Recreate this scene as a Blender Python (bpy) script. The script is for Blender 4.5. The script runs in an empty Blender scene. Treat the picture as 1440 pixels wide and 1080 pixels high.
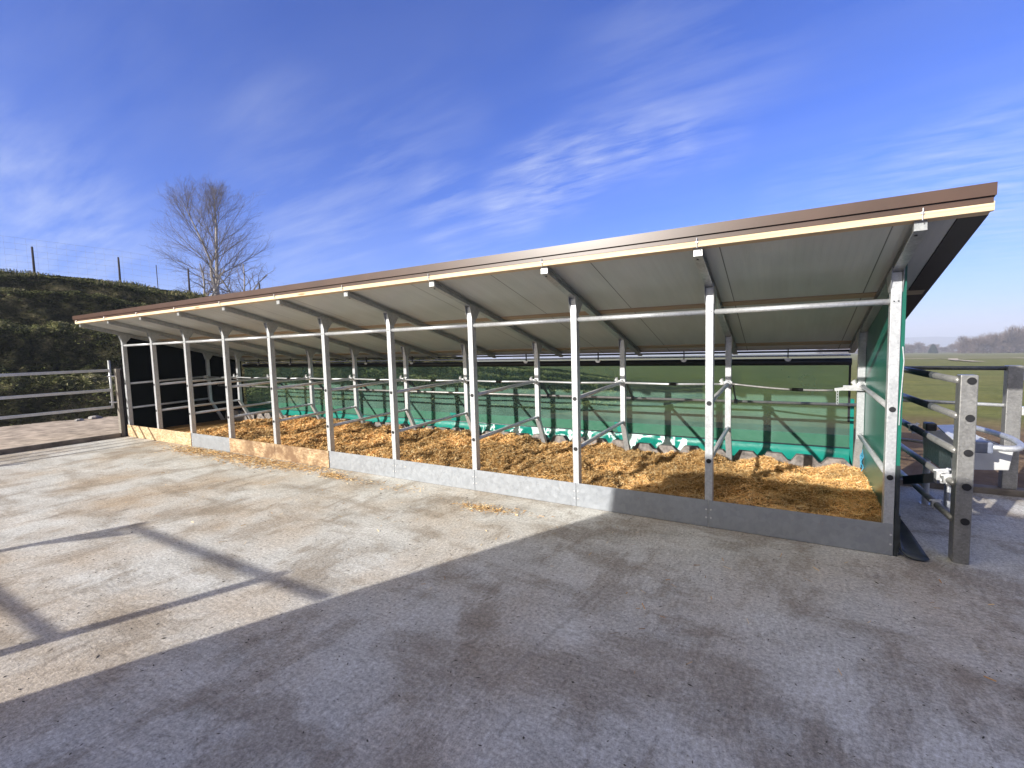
import bpy, math, random
import numpy as np
from mathutils import Vector, Matrix
rnd = random.Random(7)
rng = np.random.default_rng(5)
scene = bpy.context.scene
col = scene.collection
W = 1.2            # bay width
N = 10             # bays

# ------------------------------------------------------------------ materials
class NT:
    def __init__(s, name, world=None):
        if world: s.m = world
        else:
            s.m = bpy.data.materials.new(name)
        s.m.use_nodes = True
        s.t = s.m.node_tree
        s.t.nodes.clear()
    def n(s, typ, **kw):
        nd = s.t.nodes.new(typ)
        for k, v in kw.items():
            if k.startswith('i_'):
                key = k[2:]
                key = int(key) if key.isdigit() else key.replace('_', ' ')
                s.inp(nd, key, v)
            else: setattr(nd, k, v)
        return nd
    def inp(s, nd, key, v):
        if isinstance(v, bpy.types.NodeSocket): s.t.links.new(v, nd.inputs[key])
        else: nd.inputs[key].default_value = v
    def math(s, op, a, b=0.0, clamp=False):
        nd = s.n('ShaderNodeMath', operation=op, use_clamp=clamp)
        s.inp(nd, 0, a); s.inp(nd, 1, b); return nd.outputs[0]
    def ramp(s, fac, stops, interp='LINEAR'):
        nd = s.n('ShaderNodeValToRGB'); s.inp(nd, 0, fac)
        cr = nd.color_ramp; cr.interpolation = interp
        while len(cr.elements) < len(stops): cr.elements.new(0.5)
        for e, (p, c) in zip(cr.elements, stops):
            e.position = p
            e.color = (c, c, c, 1) if isinstance(c, (int, float)) else tuple(c) + ((1,) if len(c) == 3 else ())
        return nd.outputs[0]
    def mix(s, f, a, b, typ='MIX'):
        nd = s.n('ShaderNodeMixRGB', blend_type=typ)
        for i, v in ((0, f), (1, a), (2, b)):
            if isinstance(v, tuple) and len(v) == 3: v = v + (1,)
            s.inp(nd, i, v)
        return nd.outputs[0]
    def noise(s, vec, scale, detail=4, rough=.55, dist=0.0):
        nd = s.n('ShaderNodeTexNoise'); s.inp(nd, 'Vector', vec)
        s.inp(nd, 'Scale', scale); s.inp(nd, 'Detail', detail); s.inp(nd, 'Roughness', rough); s.inp(nd, 'Distortion', dist)
        return nd.outputs[0]
    def pos(s): return s.n('ShaderNodeNewGeometry').outputs['Position']
    def obj(s): return s.n('ShaderNodeTexCoord').outputs['Object']
    def mapv(s, vec, scale=(1, 1, 1), rot=(0, 0, 0), loc=(0, 0, 0)):
        nd = s.n('ShaderNodeMapping'); s.inp(nd, 'Vector', vec)
        nd.inputs['Scale'].default_value = scale; nd.inputs['Rotation'].default_value = rot; nd.inputs['Location'].default_value = loc
        return nd.outputs[0]
    def bump(s, h, strength=.3, dist=.01, normal=None):
        nd = s.n('ShaderNodeBump'); s.inp(nd, 'Height', h); s.inp(nd, 'Strength', strength); s.inp(nd, 'Distance', dist)
        if normal: s.inp(nd, 'Normal', normal)
        return nd.outputs[0]
    def bsdf(s, color, rough=.6, metal=0.0, spec=.5, normal=None, out=True):
        nd = s.n('ShaderNodeBsdfPrincipled')
        if isinstance(color, tuple) and len(color) == 3: color = color + (1,)
        s.inp(nd, 'Base Color', color); s.inp(nd, 'Roughness', rough); s.inp(nd, 'Metallic', metal)
        s.inp(nd, 'Specular IOR Level', spec)
        if normal: s.inp(nd, 'Normal', normal)
        if out: s.out(nd.outputs[0])
        return nd
    def out(s, surf):
        o = s.n('ShaderNodeOutputMaterial'); s.t.links.new(surf, o.inputs['Surface'])

def m_simple(name, c, rough=.6, metal=0.0, var=.15, scale=8, spec=.5, bump=0.0):
    t = NT(name); p = t.pos()
    f = t.noise(p, scale, 5)
    d = tuple(max(0, v * (1 - var * 2)) for v in c); l = tuple(min(1, v * (1 + var)) for v in c)
    cc = t.ramp(f, [(.3, d), (.7, l)])
    nrm = t.bump(t.noise(p, scale * 6, 4), bump, .004) if bump else None
    t.bsdf(cc, rough, metal, spec, nrm)
    return t.m

def m_galv(name, lo, hi, rough=.42, metal=.65, spangle=80, streak=True):
    t = NT(name); p = t.pos()
    v = t.n('ShaderNodeTexVoronoi', feature='F1'); t.inp(v, 'Vector', p); t.inp(v, 'Scale', spangle)
    sp = t.n('ShaderNodeSeparateColor'); t.inp(sp, 0, v.outputs['Color'])
    n2 = t.noise(t.mapv(p, (1, 1, .5)), 13, 6, .7)
    f = t.math('ADD', t.math('MULTIPLY', sp.outputs[0], .25), t.math('MULTIPLY', n2, .75))
    c = t.ramp(f, [(.25, lo), (.7, hi)])
    r = t.math('ADD', t.math('MULTIPLY', sp.outputs[1], .12), rough - .05)
    t.bsdf(c, r, metal, .5, t.bump(f, .12, .002))
    return t.m

def m_concrete():
    t = NT('concrete'); p = t.pos()
    big = t.noise(p, .7, 6, .62, .15)
    med = t.noise(t.mapv(p, (1, 2.2, 1), (0, 0, .5)), 1.7, 6, .66, .5)
    wv = t.n('ShaderNodeTexNoise'); t.inp(wv, 'Vector', p); t.inp(wv, 'Scale', .8); t.inp(wv, 'Detail', 2.0)
    va = t.n('ShaderNodeVectorMath', operation='SCALE'); t.inp(va, 0, wv.outputs['Color']); va.inputs['Scale'].default_value = .6
    vb = t.n('ShaderNodeVectorMath', operation='ADD'); t.inp(vb, 0, p); t.inp(vb, 1, va.outputs[0]); pw = vb.outputs[0]
    b1 = t.noise(t.mapv(pw, (14, 2.2, 1), (0, 0, .72)), 4, 6, .76, .3)
    b2 = t.noise(t.mapv(pw, (2.4, 15, 1), (0, 0, -.42)), 4, 6, .76, .3)
    patch = t.ramp(t.noise(p, .9, 3, .5, .8), [(.45, 0.0), (.55, 1.0)])
    bm = t.mix(patch, b1, b2)
    fine = t.noise(p, 48, 7, .8)
    base = t.ramp(med, [(.28, (.42, .405, .37)), (.5, (.51, .495, .455)), (.72, (.59, .575, .535))])
    sx = t.n('ShaderNodeSeparateXYZ'); t.inp(sx, 0, p)
    left = t.n('ShaderNodeMapRange'); t.inp(left, 'Value', sx.outputs[0]); t.inp(left, 'From Min', -1.0); t.inp(left, 'From Max', -7.0); t.inp(left, 'To Min', .45); t.inp(left, 'To Max', .9)
    c = t.mix(t.math('MULTIPLY', t.ramp(big, [(.44, 0.0), (.64, 1.0)]), left.outputs[0]), base, (.40, .31, .215))
    # dung and damp smears
    sm = t.ramp(t.noise(t.mapv(p, (1, 1.9, 1), (0, 0, -.6)), .95, 8, .66, .25), [(.50, 0.0), (.60, 1.0)])
    c = t.mix(t.math('MULTIPLY', sm, .5), c, (.21, .165, .115))
    sm2 = t.ramp(t.noise(t.mapv(p, (1.6, .7, 1), (0, 0, -.75), (7, 3, 0)), 1.6, 8, .68, .2), [(.52, 0.0), (.60, 1.0)])
    c = t.mix(t.math('MULTIPLY', sm2, .48), c, (.235, .19, .14))
    sm3 = t.ramp(t.noise(t.mapv(p, (1.2, .5, 1), (0, 0, .2), (2, 9, 0)), 4.5, 7, .75, .3), [(.60, 0.0), (.68, 1.0)])
    c = t.mix(t.math('MULTIPLY', sm3, .55), c, (.15, .12, .095))
    c = t.mix(.24, c, t.ramp(bm, [(.34, .2), (.5, .5), (.64, .85)]), 'OVERLAY')
    c = t.mix(.5, c, t.ramp(fine, [(.36, .12), (.5, .5), (.64, .9)]), 'OVERLAY')
    grit = t.noise(p, 130, 4, .8)
    c = t.mix(.24, c, t.ramp(grit, [(.36, .1), (.5, .5), (.64, .9)]), 'OVERLAY')
    pit = t.ramp(t.noise(t.mapv(pw, (1, 2.6, 1), (0, 0, .9)), 17, 6, .75), [(.63, 0.0), (.69, 1.0)])
    c = t.mix(t.math('MULTIPLY', pit, .75), c, (.08, .068, .055))
    # end of a construction joint between two pours
    jl = t.math('ABSOLUTE', t.math('ADD', t.math('ADD', sx.outputs[0], t.math('MULTIPLY', sx.outputs[1], -.154)), t.math('ADD', 1.384, t.math('MULTIPLY', t.noise(p, 5, 3), .05))))
    jm = t.math('MULTIPLY', t.ramp(jl, [(.004, 1.0), (.02, 0.0)]), t.ramp(t.math('ABSOLUTE', t.math('ADD', sx.outputs[1], 1.85)), [(.35, 1.0), (.6, 0.0)]))
    c = t.mix(t.math('MULTIPLY', jm, .3), c, (.16, .14, .12))
    nrm = t.bump(t.math('ADD', t.math('MULTIPLY', bm, .5), t.math('MULTIPLY', fine, 1.2)), .5, .010)
    t.bsdf(c, .82, 0, .3, nrm)
    return t.m

def m_osb(name, dark=0.0):
    t = NT(name); p = t.pos()
    v = t.n('ShaderNodeTexVoronoi', feature='F1'); t.inp(v, 'Vector', t.mapv(p, (1, 1, 2.2))); t.inp(v, 'Scale', 26.0)
    s = t.n('ShaderNodeSeparateColor'); t.inp(s, 0, v.outputs['Color'])
    c = t.ramp(s.outputs[0], [(0, (.34, .22, .12)), (.5, (.5, .36, .21)), (1, (.62, .48, .31))])
    dirt = t.ramp(t.noise(p, 2.6, 6, .7), [(.42 - dark * .1, 0.0), (.62 - dark * .05, 1.0)])
    c = t.mix(t.math('MULTIPLY', dirt, .35 + dark * .6), c, (.17, .1, .055))
    t.bsdf(c, .8, 0, .3, t.bump(s.outputs[0], .3, .004))
    return t.m

def m_timber(name, c1, c2):
    t = NT(name); p = t.pos()
    f = t.noise(t.mapv(p, (.8, 30, 30)), 2.5, 5, .6)
    big = t.noise(t.mapv(p, (1, 1, 1)), .8, 2)
    c = t.mix(t.ramp(big, [(.4, 0.0), (.6, .35)]), t.ramp(f, [(.3, c1), (.7, c2)]), tuple(v * .8 for v in c1))
    kn = t.n('ShaderNodeTexVoronoi'); t.inp(kn, 'Vector', t.mapv(p, (1.4, 9, 9))); t.inp(kn, 'Scale', 1.0)
    c = t.mix(t.ramp(kn.outputs['Distance'], [(.07, .75), (.13, 0.0)]), c, (.2, .09, .04))
    t.bsdf(c, .65, 0, .3, t.bump(f, .2, .002))
    return t.m

def m_roofunder():
    t = NT('sandwich_sheet'); p = t.pos()
    sx = t.n('ShaderNodeSeparateXYZ'); t.inp(sx, 0, p)
    rib = t.math('SINE', t.math('MULTIPLY', sx.outputs[0], 2 * math.pi / .05))
    rib = t.ramp(t.math('ADD', t.math('MULTIPLY', rib, .5), .5), [(.35, 0.0), (.65, 1.0)])
    fr = t.math('FRACT', t.math('DIVIDE', t.math('ADD', sx.outputs[0], 20.0 + .04), .95))
    j = t.ramp(fr, [(.006, 1.0), (.009, 0.0)])
    c = t.mix(j, t.ramp(t.noise(t.mapv(p, (3, .4, 1)), 3, 5), [(.3, (.46, .475, .455)), (.7, (.53, .545, .525))]), (.03, .028, .025))
    t.bsdf(c, .34, 0, .5, t.bump(rib, .22, .003))
    return t.m

def m_curtain():
    t = NT('clear_film'); p = t.pos()
    wob = t.noise(t.mapv(p, (2.0, 1, 5)), 1.5, 4, .5, .5)
    nrm = t.bump(wob, .25, .05)
    dirt = t.ramp(t.noise(p, 2.2, 6, .65), [(.35, .22), (.75, .38)])
    b = t.bsdf((.25, .48, .37), .3, 0, .5, nrm, out=False)
    tl = t.n('ShaderNodeBsdfTranslucent'); tl.inputs['Color'].default_value = (.2, .38, .28, 1)
    m1 = t.n('ShaderNodeMixShader'); t.inp(m1, 0, .25); t.t.links.new(b.outputs[0], m1.inputs[1]); t.t.links.new(tl.outputs[0], m1.inputs[2])
    tr = t.n('ShaderNodeBsdfTransparent'); tr.inputs['Color'].default_value = (.52, .65, .51, 1)
    m2 = t.n('ShaderNodeMixShader'); t.inp(m2, 0, dirt); t.t.links.new(tr.outputs[0], m2.inputs[1]); t.t.links.new(m1.outputs[0], m2.inputs[2])
    t.out(m2.outputs[0]); return t.m

def m_tarp(name, fold_glare=False):
    t = NT(name); p = t.pos()
    c = t.ramp(t.noise(p, 3, 4), [(.3, (.006, .15, .115)), (.7, (.01, .21, .165))])
    if fold_glare:
        f = t.ramp(t.noise(t.mapv(p, (2.4, 1, .8), (0, .8, 0)), 2.6, 3, .5, .5), [(.50, 0.0), (.53, 1.0)])  # pale diagonal patches put the glare of the glossy folds into the colour
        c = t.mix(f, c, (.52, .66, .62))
    t.bsdf(c, .28, 0, .5, t.bump(t.noise(t.mapv(p, (1, 1, 2)), 5, 4), .35, .02))
    return t.m

def m_grass(name, cols, soil, soil_amt, scale=1.2, stripes=False):
    t = NT(name); p = t.pos()
    a = t.noise(p, scale, 6, .7, .4); b = t.noise(p, scale * 9, 5, .75)
    f = t.math('ADD', t.math('MULTIPLY', a, .55), t.math('MULTIPLY', b, .45))
    c = t.ramp(f, [(.32, cols[0]), (.5, cols[1]), (.68, cols[2])])
    s = t.ramp(t.noise(t.mapv(p, (1, .6, 2.5)), scale * .8, 6, .7, .6), [(.62 - soil_amt * .2, 0.0), (.7 - soil_amt * .15, 1.0)])
    c = t.mix(t.math('MULTIPLY', s, .85), c, soil)
    t.bsdf(c, .95, 0, .1, t.bump(b, .8, .05))
    return t.m

def m_bank():
    t = NT('bank_turf'); p = t.pos()
    a = t.noise(p, 1.0, 6, .7, .3); b = t.noise(p, 5, 8, .85)
    f = t.math('ADD', t.math('MULTIPLY', a, .5), t.math('MULTIPLY', b, .5))
    turf = t.ramp(f, [(.34, (.035, .04, .014)), (.5, (.12, .12, .045)), (.64, (.27, .235, .12))])
    soil = t.ramp(f, [(.40, (.012, .012, .007)), (.5, (.045, .042, .02)), (.62, (.16, .13, .07))])
    at = t.n('ShaderNodeVertexColor', layer_name='Col'); sc = t.n('ShaderNodeSeparateColor'); t.inp(sc, 0, at.outputs[0])
    k = t.ramp(t.math('ADD', sc.outputs[0], t.math('MULTIPLY', t.math('SUBTRACT', t.noise(p, 2.3, 6, .75), .5), 1.5)), [(.3, 0.0), (.75, 1.0)])
    t.bsdf(t.mix(k, soil, turf), .95, 0, .1, t.bump(b, .9, .06)); return t.m

def m_land():
    """fields: trampled soil next to the yard, grass beyond, far parcels."""
    t = NT('land'); p = t.pos()
    sx = t.n('ShaderNodeSeparateXYZ'); t.inp(sx, 0, p)
    wob = t.noise(p, .22, 5, .6)
    dist = t.math('ADD', sx.outputs[1], t.math('MULTIPLY', t.math('SUBTRACT', wob, .5), 7.0))
    mr = t.n('ShaderNodeMapRange'); mr.interpolation_type = 'SMOOTHSTEP'; t.inp(mr, 'Value', dist); t.inp(mr, 'From Min', 6.3); t.inp(mr, 'From Max', 9.3)
    gmix = mr.outputs[0]
    a = t.noise(p, .9, 6, .7); b = t.noise(p, 7, 5, .75)
    f = t.math('ADD', t.math('MULTIPLY', a, .5), t.math('MULTIPLY', b, .5))
    g = t.ramp(f, [(.36, (.085, .10, .028)), (.52, (.16, .165, .05)), (.68, (.26, .235, .085))])
    soil = t.ramp(f, [(.34, (.10, .066, .04)), (.52, (.17, .115, .07)), (.7, (.24, .17, .11))])
    yl = t.ramp(t.noise(t.mapv(p, (1, 1.6, 1)), .12, 4), [(.4, 0.0), (.62, 1.0)])
    g = t.mix(t.math('MULTIPLY', yl, .4), g, (.15, .135, .045))
    far = t.n('ShaderNodeMapRange'); far.interpolation_type = 'SMOOTHSTEP'; t.inp(far, 'Value', sx.outputs[1]); t.inp(far, 'From Min', 92.0); t.inp(far, 'From Max', 100.0)
    fg = t.ramp(t.noise(t.mapv(p, (.5, 4, 1), (0, 0, .3)), .05, 5), [(.3, (.13, .135, .055)), (.7, (.22, .20, .10))])
    g = t.mix(t.math('MULTIPLY', far.outputs[0], .75), g, fg)
    c = t.mix(gmix, soil, g)
    t.bsdf(c, .95, 0, .1, t.bump(b, .7, .06))
    return t.m

def m_attr(name, rough=.8, spec=.2, translucent=0.0, emis=None):
    t = NT(name)
    a = t.n('ShaderNodeVertexColor', layer_name='Col')
    t.bsdf(a.outputs[0], rough, 0, spec)
    return t.m

M = {}
M['galv'] = m_galv('galvanised_steel', (.40, .41, .42), (.58, .59, .60), .40, .5)
M['galv_dull'] = m_galv('weathered_galvanised_steel', (.20, .196, .19), (.33, .325, .315), .4, .55)
M['galv_dark'] = m_galv('dark_painted_steel', (.05, .055, .06), (.11, .12, .13), .35, .5)
M['sheet'] = m_galv('galvanised_sheet', (.31, .33, .36), (.385, .405, .435), .44, .6, 30)
M['rafter'] = m_galv('galvanised_rafter', (.30, .31, .31), (.5, .51, .51), .36, .6)
M['concrete'] = m_concrete()
M['osb'] = m_osb('strand_board'); M['osb_dirty'] = m_osb('dirty_strand_board', 1.0)
M['timber'] = m_timber('pale_timber', (.58, .42, .25), (.78, .62, .42))
M['timber_in'] = m_timber('purlin_timber', (.32, .24, .16), (.44, .34, .24))
M['plank'] = m_timber('weathered_plank', (.17, .15, .125), (.32, .29, .25))
M['sandwich'] = m_roofunder()
M['brown'] = m_simple('brown_coated_metal', (.07, .037, .026), .34, .0, .12, 3, .6)
M['roofgrey'] = m_simple('roof_sheet', (.18, .12, .1), .35, .2, .1, 3)
M['black'] = m_simple('black_plastic', (.012, .012, .014), .45, 0, .2, 9)
M['rubber'] = m_simple('black_rubber', (.03, .037, .04), .36, 0, .3, 12, .5, .2)
M['grey_rubber'] = m_simple('grey_rubber', (.20, .175, .16), .7, 0, .35, 14, .4, .3)
M['teal'] = m_simple('green_panel', (.012, .125, .09), .3, 0, .12, 4, .5)
M['darkpanel'] = m_simple('dark_panel', (.004, .006, .005), .9, 0, .2, 4, .0)
M['curtain'] = m_curtain(); M['tarp'] = m_tarp('green_tarpaulin'); M['tarp_c'] = m_tarp('crumpled_tarpaulin_glare', True)
M['white'] = m_simple('white_enamel', (.62, .62, .60), .35, 0, .08, 6)
M['zinc'] = m_simple('bright_zinc', (.72, .72, .72), .32, .55, .1, 40)
M['blue'] = m_simple('blue_twine', (.05, .32, .5), .6)
M['bluegrey'] = m_simple('bluegrey_plastic', (.17, .19, .25), .45, 0, .15, 10)
M['straw'] = m_attr('straw_strands', .7, .3)
t = NT('straw_bed'); p = t.pos()
f = t.noise(p, 30, 6, .8)
t.bsdf(t.ramp(f, [(.3, (.05, .027, .010)), (.55, (.20, .11, .034)), (.75, (.36, .21, .07))]), .85, 0, .2, t.bump(f, .9, .03)); M['bed'] = t.m
M['kerb'] = m_simple('kerb_concrete', (.17, .145, .12), .85, 0, .25, 6, .2, .4)
M['gravel'] = m_simple('trodden_gravel', (.44, .36, .285), .9, 0, .25, 5, .2, .6)
M['land'] = m_land()
M['bank'] = m_bank()
M['tuft'] = m_attr('grass_blades', .9, .1)
M['bark'] = m_simple('grey_bark', (.34, .30, .26), .85, 0, .25, 6)
M['twig'] = m_simple('brown_twigs', (.13, .11, .115), .85, 0, .2, 3)
M['twig_far'] = m_simple('far_twigs', (.12, .088, .075), .9, 0, .3, .2)
M['conifer'] = m_simple('conifer_needles', (.02, .035, .02), .9, 0, .3, .4)
M['postwood'] = m_simple('dark_post_wood', (.05, .04, .035), .85, 0, .3, 10)
M['wire'] = m_simple('fence_wire', (.30, .31, .33), .5, .4)
M['stone'] = m_simple('pale_stone', (.3, .28, .26), .85, 0, .2, 9, .3, .5)
M['track'] = m_simple('gravel_track', (.42, .35, .25), .95, 0, .15, .4)
M['farhill'] = m_simple('wooded_hill', (.045, .05, .045), .95, 0, .4, .006)
M['boards'] = m_simple('barn_bounce_render', (.62, .58, .52), .8, 0, .1, 4)  # pale tone chosen to bounce fill light into the shaded yard

# ------------------------------------------------------------------ mesh builder
class MB:
    def __init__(s): s.v = []; s.f = []; s.mi = []
    def add(s, vs, fs, mi=0):
        o = len(s.v); s.v += [tuple(v) for v in vs]; s.f += [tuple(i + o for i in f) for f in fs]; s.mi += [mi] * len(fs)
    def box(s, a, b, mi=0, bev=0.0):
        x0, y0, z0 = a; x1, y1, z1 = b
        vs = [(x0, y0, z0), (x1, y0, z0), (x1, y1, z0), (x0, y1, z0), (x0, y0, z1), (x1, y0, z1), (x1, y1, z1), (x0, y1, z1)]
        s.add(vs, [(0, 3, 2, 1), (4, 5, 6, 7), (0, 1, 5, 4), (1, 2, 6, 5), (2, 3, 7, 6), (3, 0, 4, 7)], mi)
    def bar(s, p, q, w, h, up=(0, 0, 1), mi=0):
        p = Vector(p); q = Vector(q); d = (q - p).normalized(); up = Vector(up)
        sd = d.cross(up).normalized(); u = sd.cross(d).normalized()
        vs = []
        for c in (p, q):
            for a, b in ((-1, -1), (1, -1), (1, 1), (-1, 1)): vs.append(c + sd * a * w / 2 + u * b * h / 2)
        s.add(vs, [(3, 2, 1, 0), (4, 5, 6, 7), (0, 1, 5, 4), (1, 2, 6, 5), (2, 3, 7, 6), (3, 0, 4, 7)], mi)
    def tube(s, pts, r, n=10, mi=0, cap=True):
        pts = [Vector(p) for p in pts]
        rs = r if isinstance(r, (list, tuple)) else [r] * len(pts)
        rings = []; ref = None
        for i, p in enumerate(pts):
            d = (pts[min(i + 1, len(pts) - 1)] - pts[max(i - 1, 0)]).normalized()
            if ref is None: ref = Vector((0, 0, 1)) if abs(d.z) < .9 else Vector((1, 0, 0))
            a = d.cross(ref).normalized(); b = a.cross(d).normalized(); ref = b
            rings.append([p + (a * math.cos(t) + b * math.sin(t)) * rs[i] for t in [2 * math.pi * k / n for k in range(n)]])
        vs = [v for rg in rings for v in rg]; fs = []
        for i in range(len(pts) - 1):
            for k in range(n):
                k2 = (k + 1) % n
                fs.append((i * n + k, i * n + k2, (i + 1) * n + k2, (i + 1) * n + k))
        if cap:
            fs.append(tuple(range(n - 1, -1, -1))); fs.append(tuple((len(pts) - 1) * n + k for k in range(n)))
        s.add(vs, fs, mi)
    def prism(s, poly, off, mi=0):
        """polygon (list of 3-D points) extruded by vector off"""
        n = len(poly); off = Vector(off)
        vs = [Vector(p) for p in poly] + [Vector(p) + off for p in poly]
        fs = [tuple(range(n)), tuple(range(2 * n - 1, n - 1, -1))] + [(i, i + n, (i + 1) % n + n, (i + 1) % n) for i in range(n)]
        s.add(vs, fs, mi)
    def grid(s, P, mi=0):
        nr = len(P); nc = len(P[0])
        s.add([v for r in P for v in r], [(i * nc + j, i * nc + j + 1, (i + 1) * nc + j + 1, (i + 1) * nc + j) for i in range(nr - 1) for j in range(nc - 1)], mi)
    def build(s, name, mats, parent=None, smooth=False, origin=None, bevel=0.0):
        me = bpy.data.meshes.new(name)
        o0 = Vector(origin) if origin else Vector((0, 0, 0))
        me.from_pydata([tuple(Vector(v) - o0) for v in s.v] if origin else s.v, [], s.f)
        if not isinstance(mats, (list, tuple)): mats = [mats]
        for m in mats: me.materials.append(m)
        if len(mats) > 1: me.polygons.foreach_set('material_index', s.mi)
        if smooth: me.polygons.foreach_set('use_smooth', [True] * len(me.polygons))
        me.validate(); me.update()
        o = bpy.data.objects.new(name, me); col.objects.link(o)
        if origin: o.location = o0
        if bevel:
            md = o.modifiers.new('edge', 'BEVEL'); md.width = bevel; md.segments = 2; md.limit_method = 'ANGLE'
        if parent:
            o.parent = parent
        return o

def tag(o, label=None, cat=None, group=None, kind=None):
    if label: o['label'] = label
    if cat: o['category'] = cat
    if group: o['group'] = group
    if kind: o['kind'] = kind
    return o
def empty(name, loc, label, cat, group=None, rz=0.0):
    o = bpy.data.objects.new(name, None); col.objects.link(o); o.location = loc; o.rotation_euler[2] = rz
    o.empty_display_size = .2
    return tag(o, label, cat, group)
def copy_tree(o, parent=None):
    c = o.copy(); col.objects.link(c)
    if parent: c.parent = parent
    for ch in list(o.children): copy_tree(ch, c)
    return c
def fastmesh(name, V, F, mat, cols=None, parent=None, k=4):
    """V (n,3), F (m,k) numpy; cols per face (m,3)"""
    me = bpy.data.meshes.new(name)
    me.vertices.add(len(V)); me.vertices.foreach_set('co', np.asarray(V, np.float32).ravel())
    me.loops.add(F.size); me.loops.foreach_set('vertex_index', F.astype(np.int32).ravel())
    me.polygons.add(len(F)); me.polygons.foreach_set('loop_start', np.arange(0, F.size, k, dtype=np.int32)); 
    mats = mat if isinstance(mat, (list, tuple)) else [mat]
    for m in mats: me.materials.append(m)
    me.update(calc_edges=True)
    if cols is not None:
        ca = me.color_attributes.new('Col', 'FLOAT_COLOR', 'CORNER')
        cc = np.ones((len(F), k, 4), np.float32); cc[:, :, :3] = cols[:, None, :]
        ca.data.foreach_set('color', cc.ravel())
    o = bpy.data.objects.new(name, me); col.objects.link(o)
    if parent: o.parent = parent
    return o
def strands(P, D, L, Wd, cup=.0):
    """flat strips: centre P, unit direction D, length L, width Wd"""
    n = len(P); up = rng.normal(size=(n, 3)) * .5 + np.array([0, 0, 1.0])
    S = np.cross(D, up); S /= np.linalg.norm(S, axis=1)[:, None]
    a = P - D * L[:, None] / 2; b = P + D * L[:, None] / 2; s = S * Wd[:, None] / 2
    V = np.stack([a - s, a + s, b + s, b - s], 1).reshape(-1, 3)
    return V, np.arange(4 * n).reshape(n, 4)

def vnoise(x, y, seed=0):
    xi = np.floor(x).astype(int); yi = np.floor(y).astype(int); fx = x - xi; fy = y - yi
    fx = fx * fx * (3 - 2 * fx); fy = fy * fy * (3 - 2 * fy)
    def h(a, b):
        n = (a * 374761393 + b * 668265263 + seed * 974634777) & 0x7fffffff
        n = ((n ^ (n >> 13)) * 1274126177) & 0x7fffffff
        return ((n ^ (n >> 16)) & 0xffff) / 65535.0
    return (h(xi, yi) * (1 - fx) + h(xi + 1, yi) * fx) * (1 - fy) + (h(xi, yi + 1) * (1 - fx) + h(xi + 1, yi + 1) * fx) * fy
def fbm(x, y, seed=0, o=4):
    t = 0; a = .5; f = 1
    for i in range(o): t = t + a * vnoise(x * f, y * f, seed + i); a *= .5; f *= 2.03
    return t

# ------------------------------------------------------------------ camera
CAM = Vector((-.637, -4.1668, 1.5703)); pitch, roll, yaw, fpx = -.0784, -.0278, .5272, 657.8857
fwd = Vector((-math.sin(yaw) * math.cos(pitch), math.cos(yaw) * math.cos(pitch), math.sin(pitch)))
right = Vector((math.cos(yaw), math.sin(yaw), 0)); up = right.cross(fwd)
R = right * math.cos(roll) + up * math.sin(roll); U = -right * math.sin(roll) + up * math.cos(roll)
cd = bpy.data.cameras.new('camera'); cam = bpy.data.objects.new('camera', cd); col.objects.link(cam)
cam.matrix_world = Matrix(((R.x, U.x, -fwd.x, CAM.x), (R.y, U.y, -fwd.y, CAM.y), (R.z, U.z, -fwd.z, CAM.z), (0, 0, 0, 1)))
cd.sensor_fit = 'HORIZONTAL'; cd.sensor_width = 36; cd.lens = 36 * fpx / 1440; cd.clip_start = .05; cd.clip_end = 20000
scene.camera = cam
def ray(u, v): return (fwd + R * ((u - 720) / fpx) - U * ((v - 540) / fpx)).normalized()

# ------------------------------------------------------------------ sun and sky
SX, SL = .43, .437                     # light travels (SX, 1, -SL)
ld = Vector((SX, 1, -SL)).normalized()
elev = math.asin(-ld.z)
sd = bpy.data.lights.new('sun', 'SUN'); sd.energy = 5.0; sd.angle = math.radians(.53); sd.color = (1, .965, .90)
so = bpy.data.objects.new('sun', sd); col.objects.link(so); so.rotation_euler = ld.to_track_quat('-Z', 'Y').to_euler()
wd = bpy.data.worlds.new('World'); scene.world = wd
w = NT('', wd)
sky = w.n('ShaderNodeTexSky', sky_type='NISHITA', sun_disc=False)
sky.sun_elevation = elev; sky.sun_rotation = math.atan2(-ld.x, -ld.y) % (2 * math.pi)
sky.altitude = 400; sky.air_density = 1.0; sky.dust_density = .6; sky.ozone_density = 2.2
glowd = (-ld).normalized()
gen = w.n('ShaderNodeTexCoord').outputs['Generated']
nv = w.n('ShaderNodeVectorMath', operation='NORMALIZE'); w.inp(nv, 0, gen); dirv = nv.outputs[0]
sep = w.n('ShaderNodeSeparateXYZ'); w.inp(sep, 0, dirv)
zz = w.math('ADD', w.math('MAXIMUM', sep.outputs[2], 0.0), .12)
cmb = w.n('ShaderNodeCombineXYZ'); w.inp(cmb, 0, w.math('DIVIDE', sep.outputs[0], zz)); w.inp(cmb, 1, w.math('DIVIDE', sep.outputs[1], zz))
cl = cmb.outputs[0]
def plane(u, v):
    d = ray(u, v); return Vector((d.x / (d.z + .12), d.y / (d.z + .12)))
a0 = plane(700, 280); a1 = plane(1020, 185); ang = math.atan2(a1.y - a0.y, a1.x - a0.x)
def blob(u, v, r, s, soft=1.0):
    d = ray(u, v)
    dt = w.n('ShaderNodeVectorMath', operation='DOT_PRODUCT'); w.inp(dt, 0, dirv); dt.inputs[1].default_value = d
    mr = w.n('ShaderNodeMapRange'); mr.interpolation_type = 'SMOOTHERSTEP'
    w.inp(mr, 'Value', dt.outputs['Value']); w.inp(mr, 'From Min', math.cos(math.radians(r))); w.inp(mr, 'From Max', 1.0)
    w.inp(mr, 'To Min', 0.0); w.inp(mr, 'To Max', s)
    return mr.outputs[0]
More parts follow.
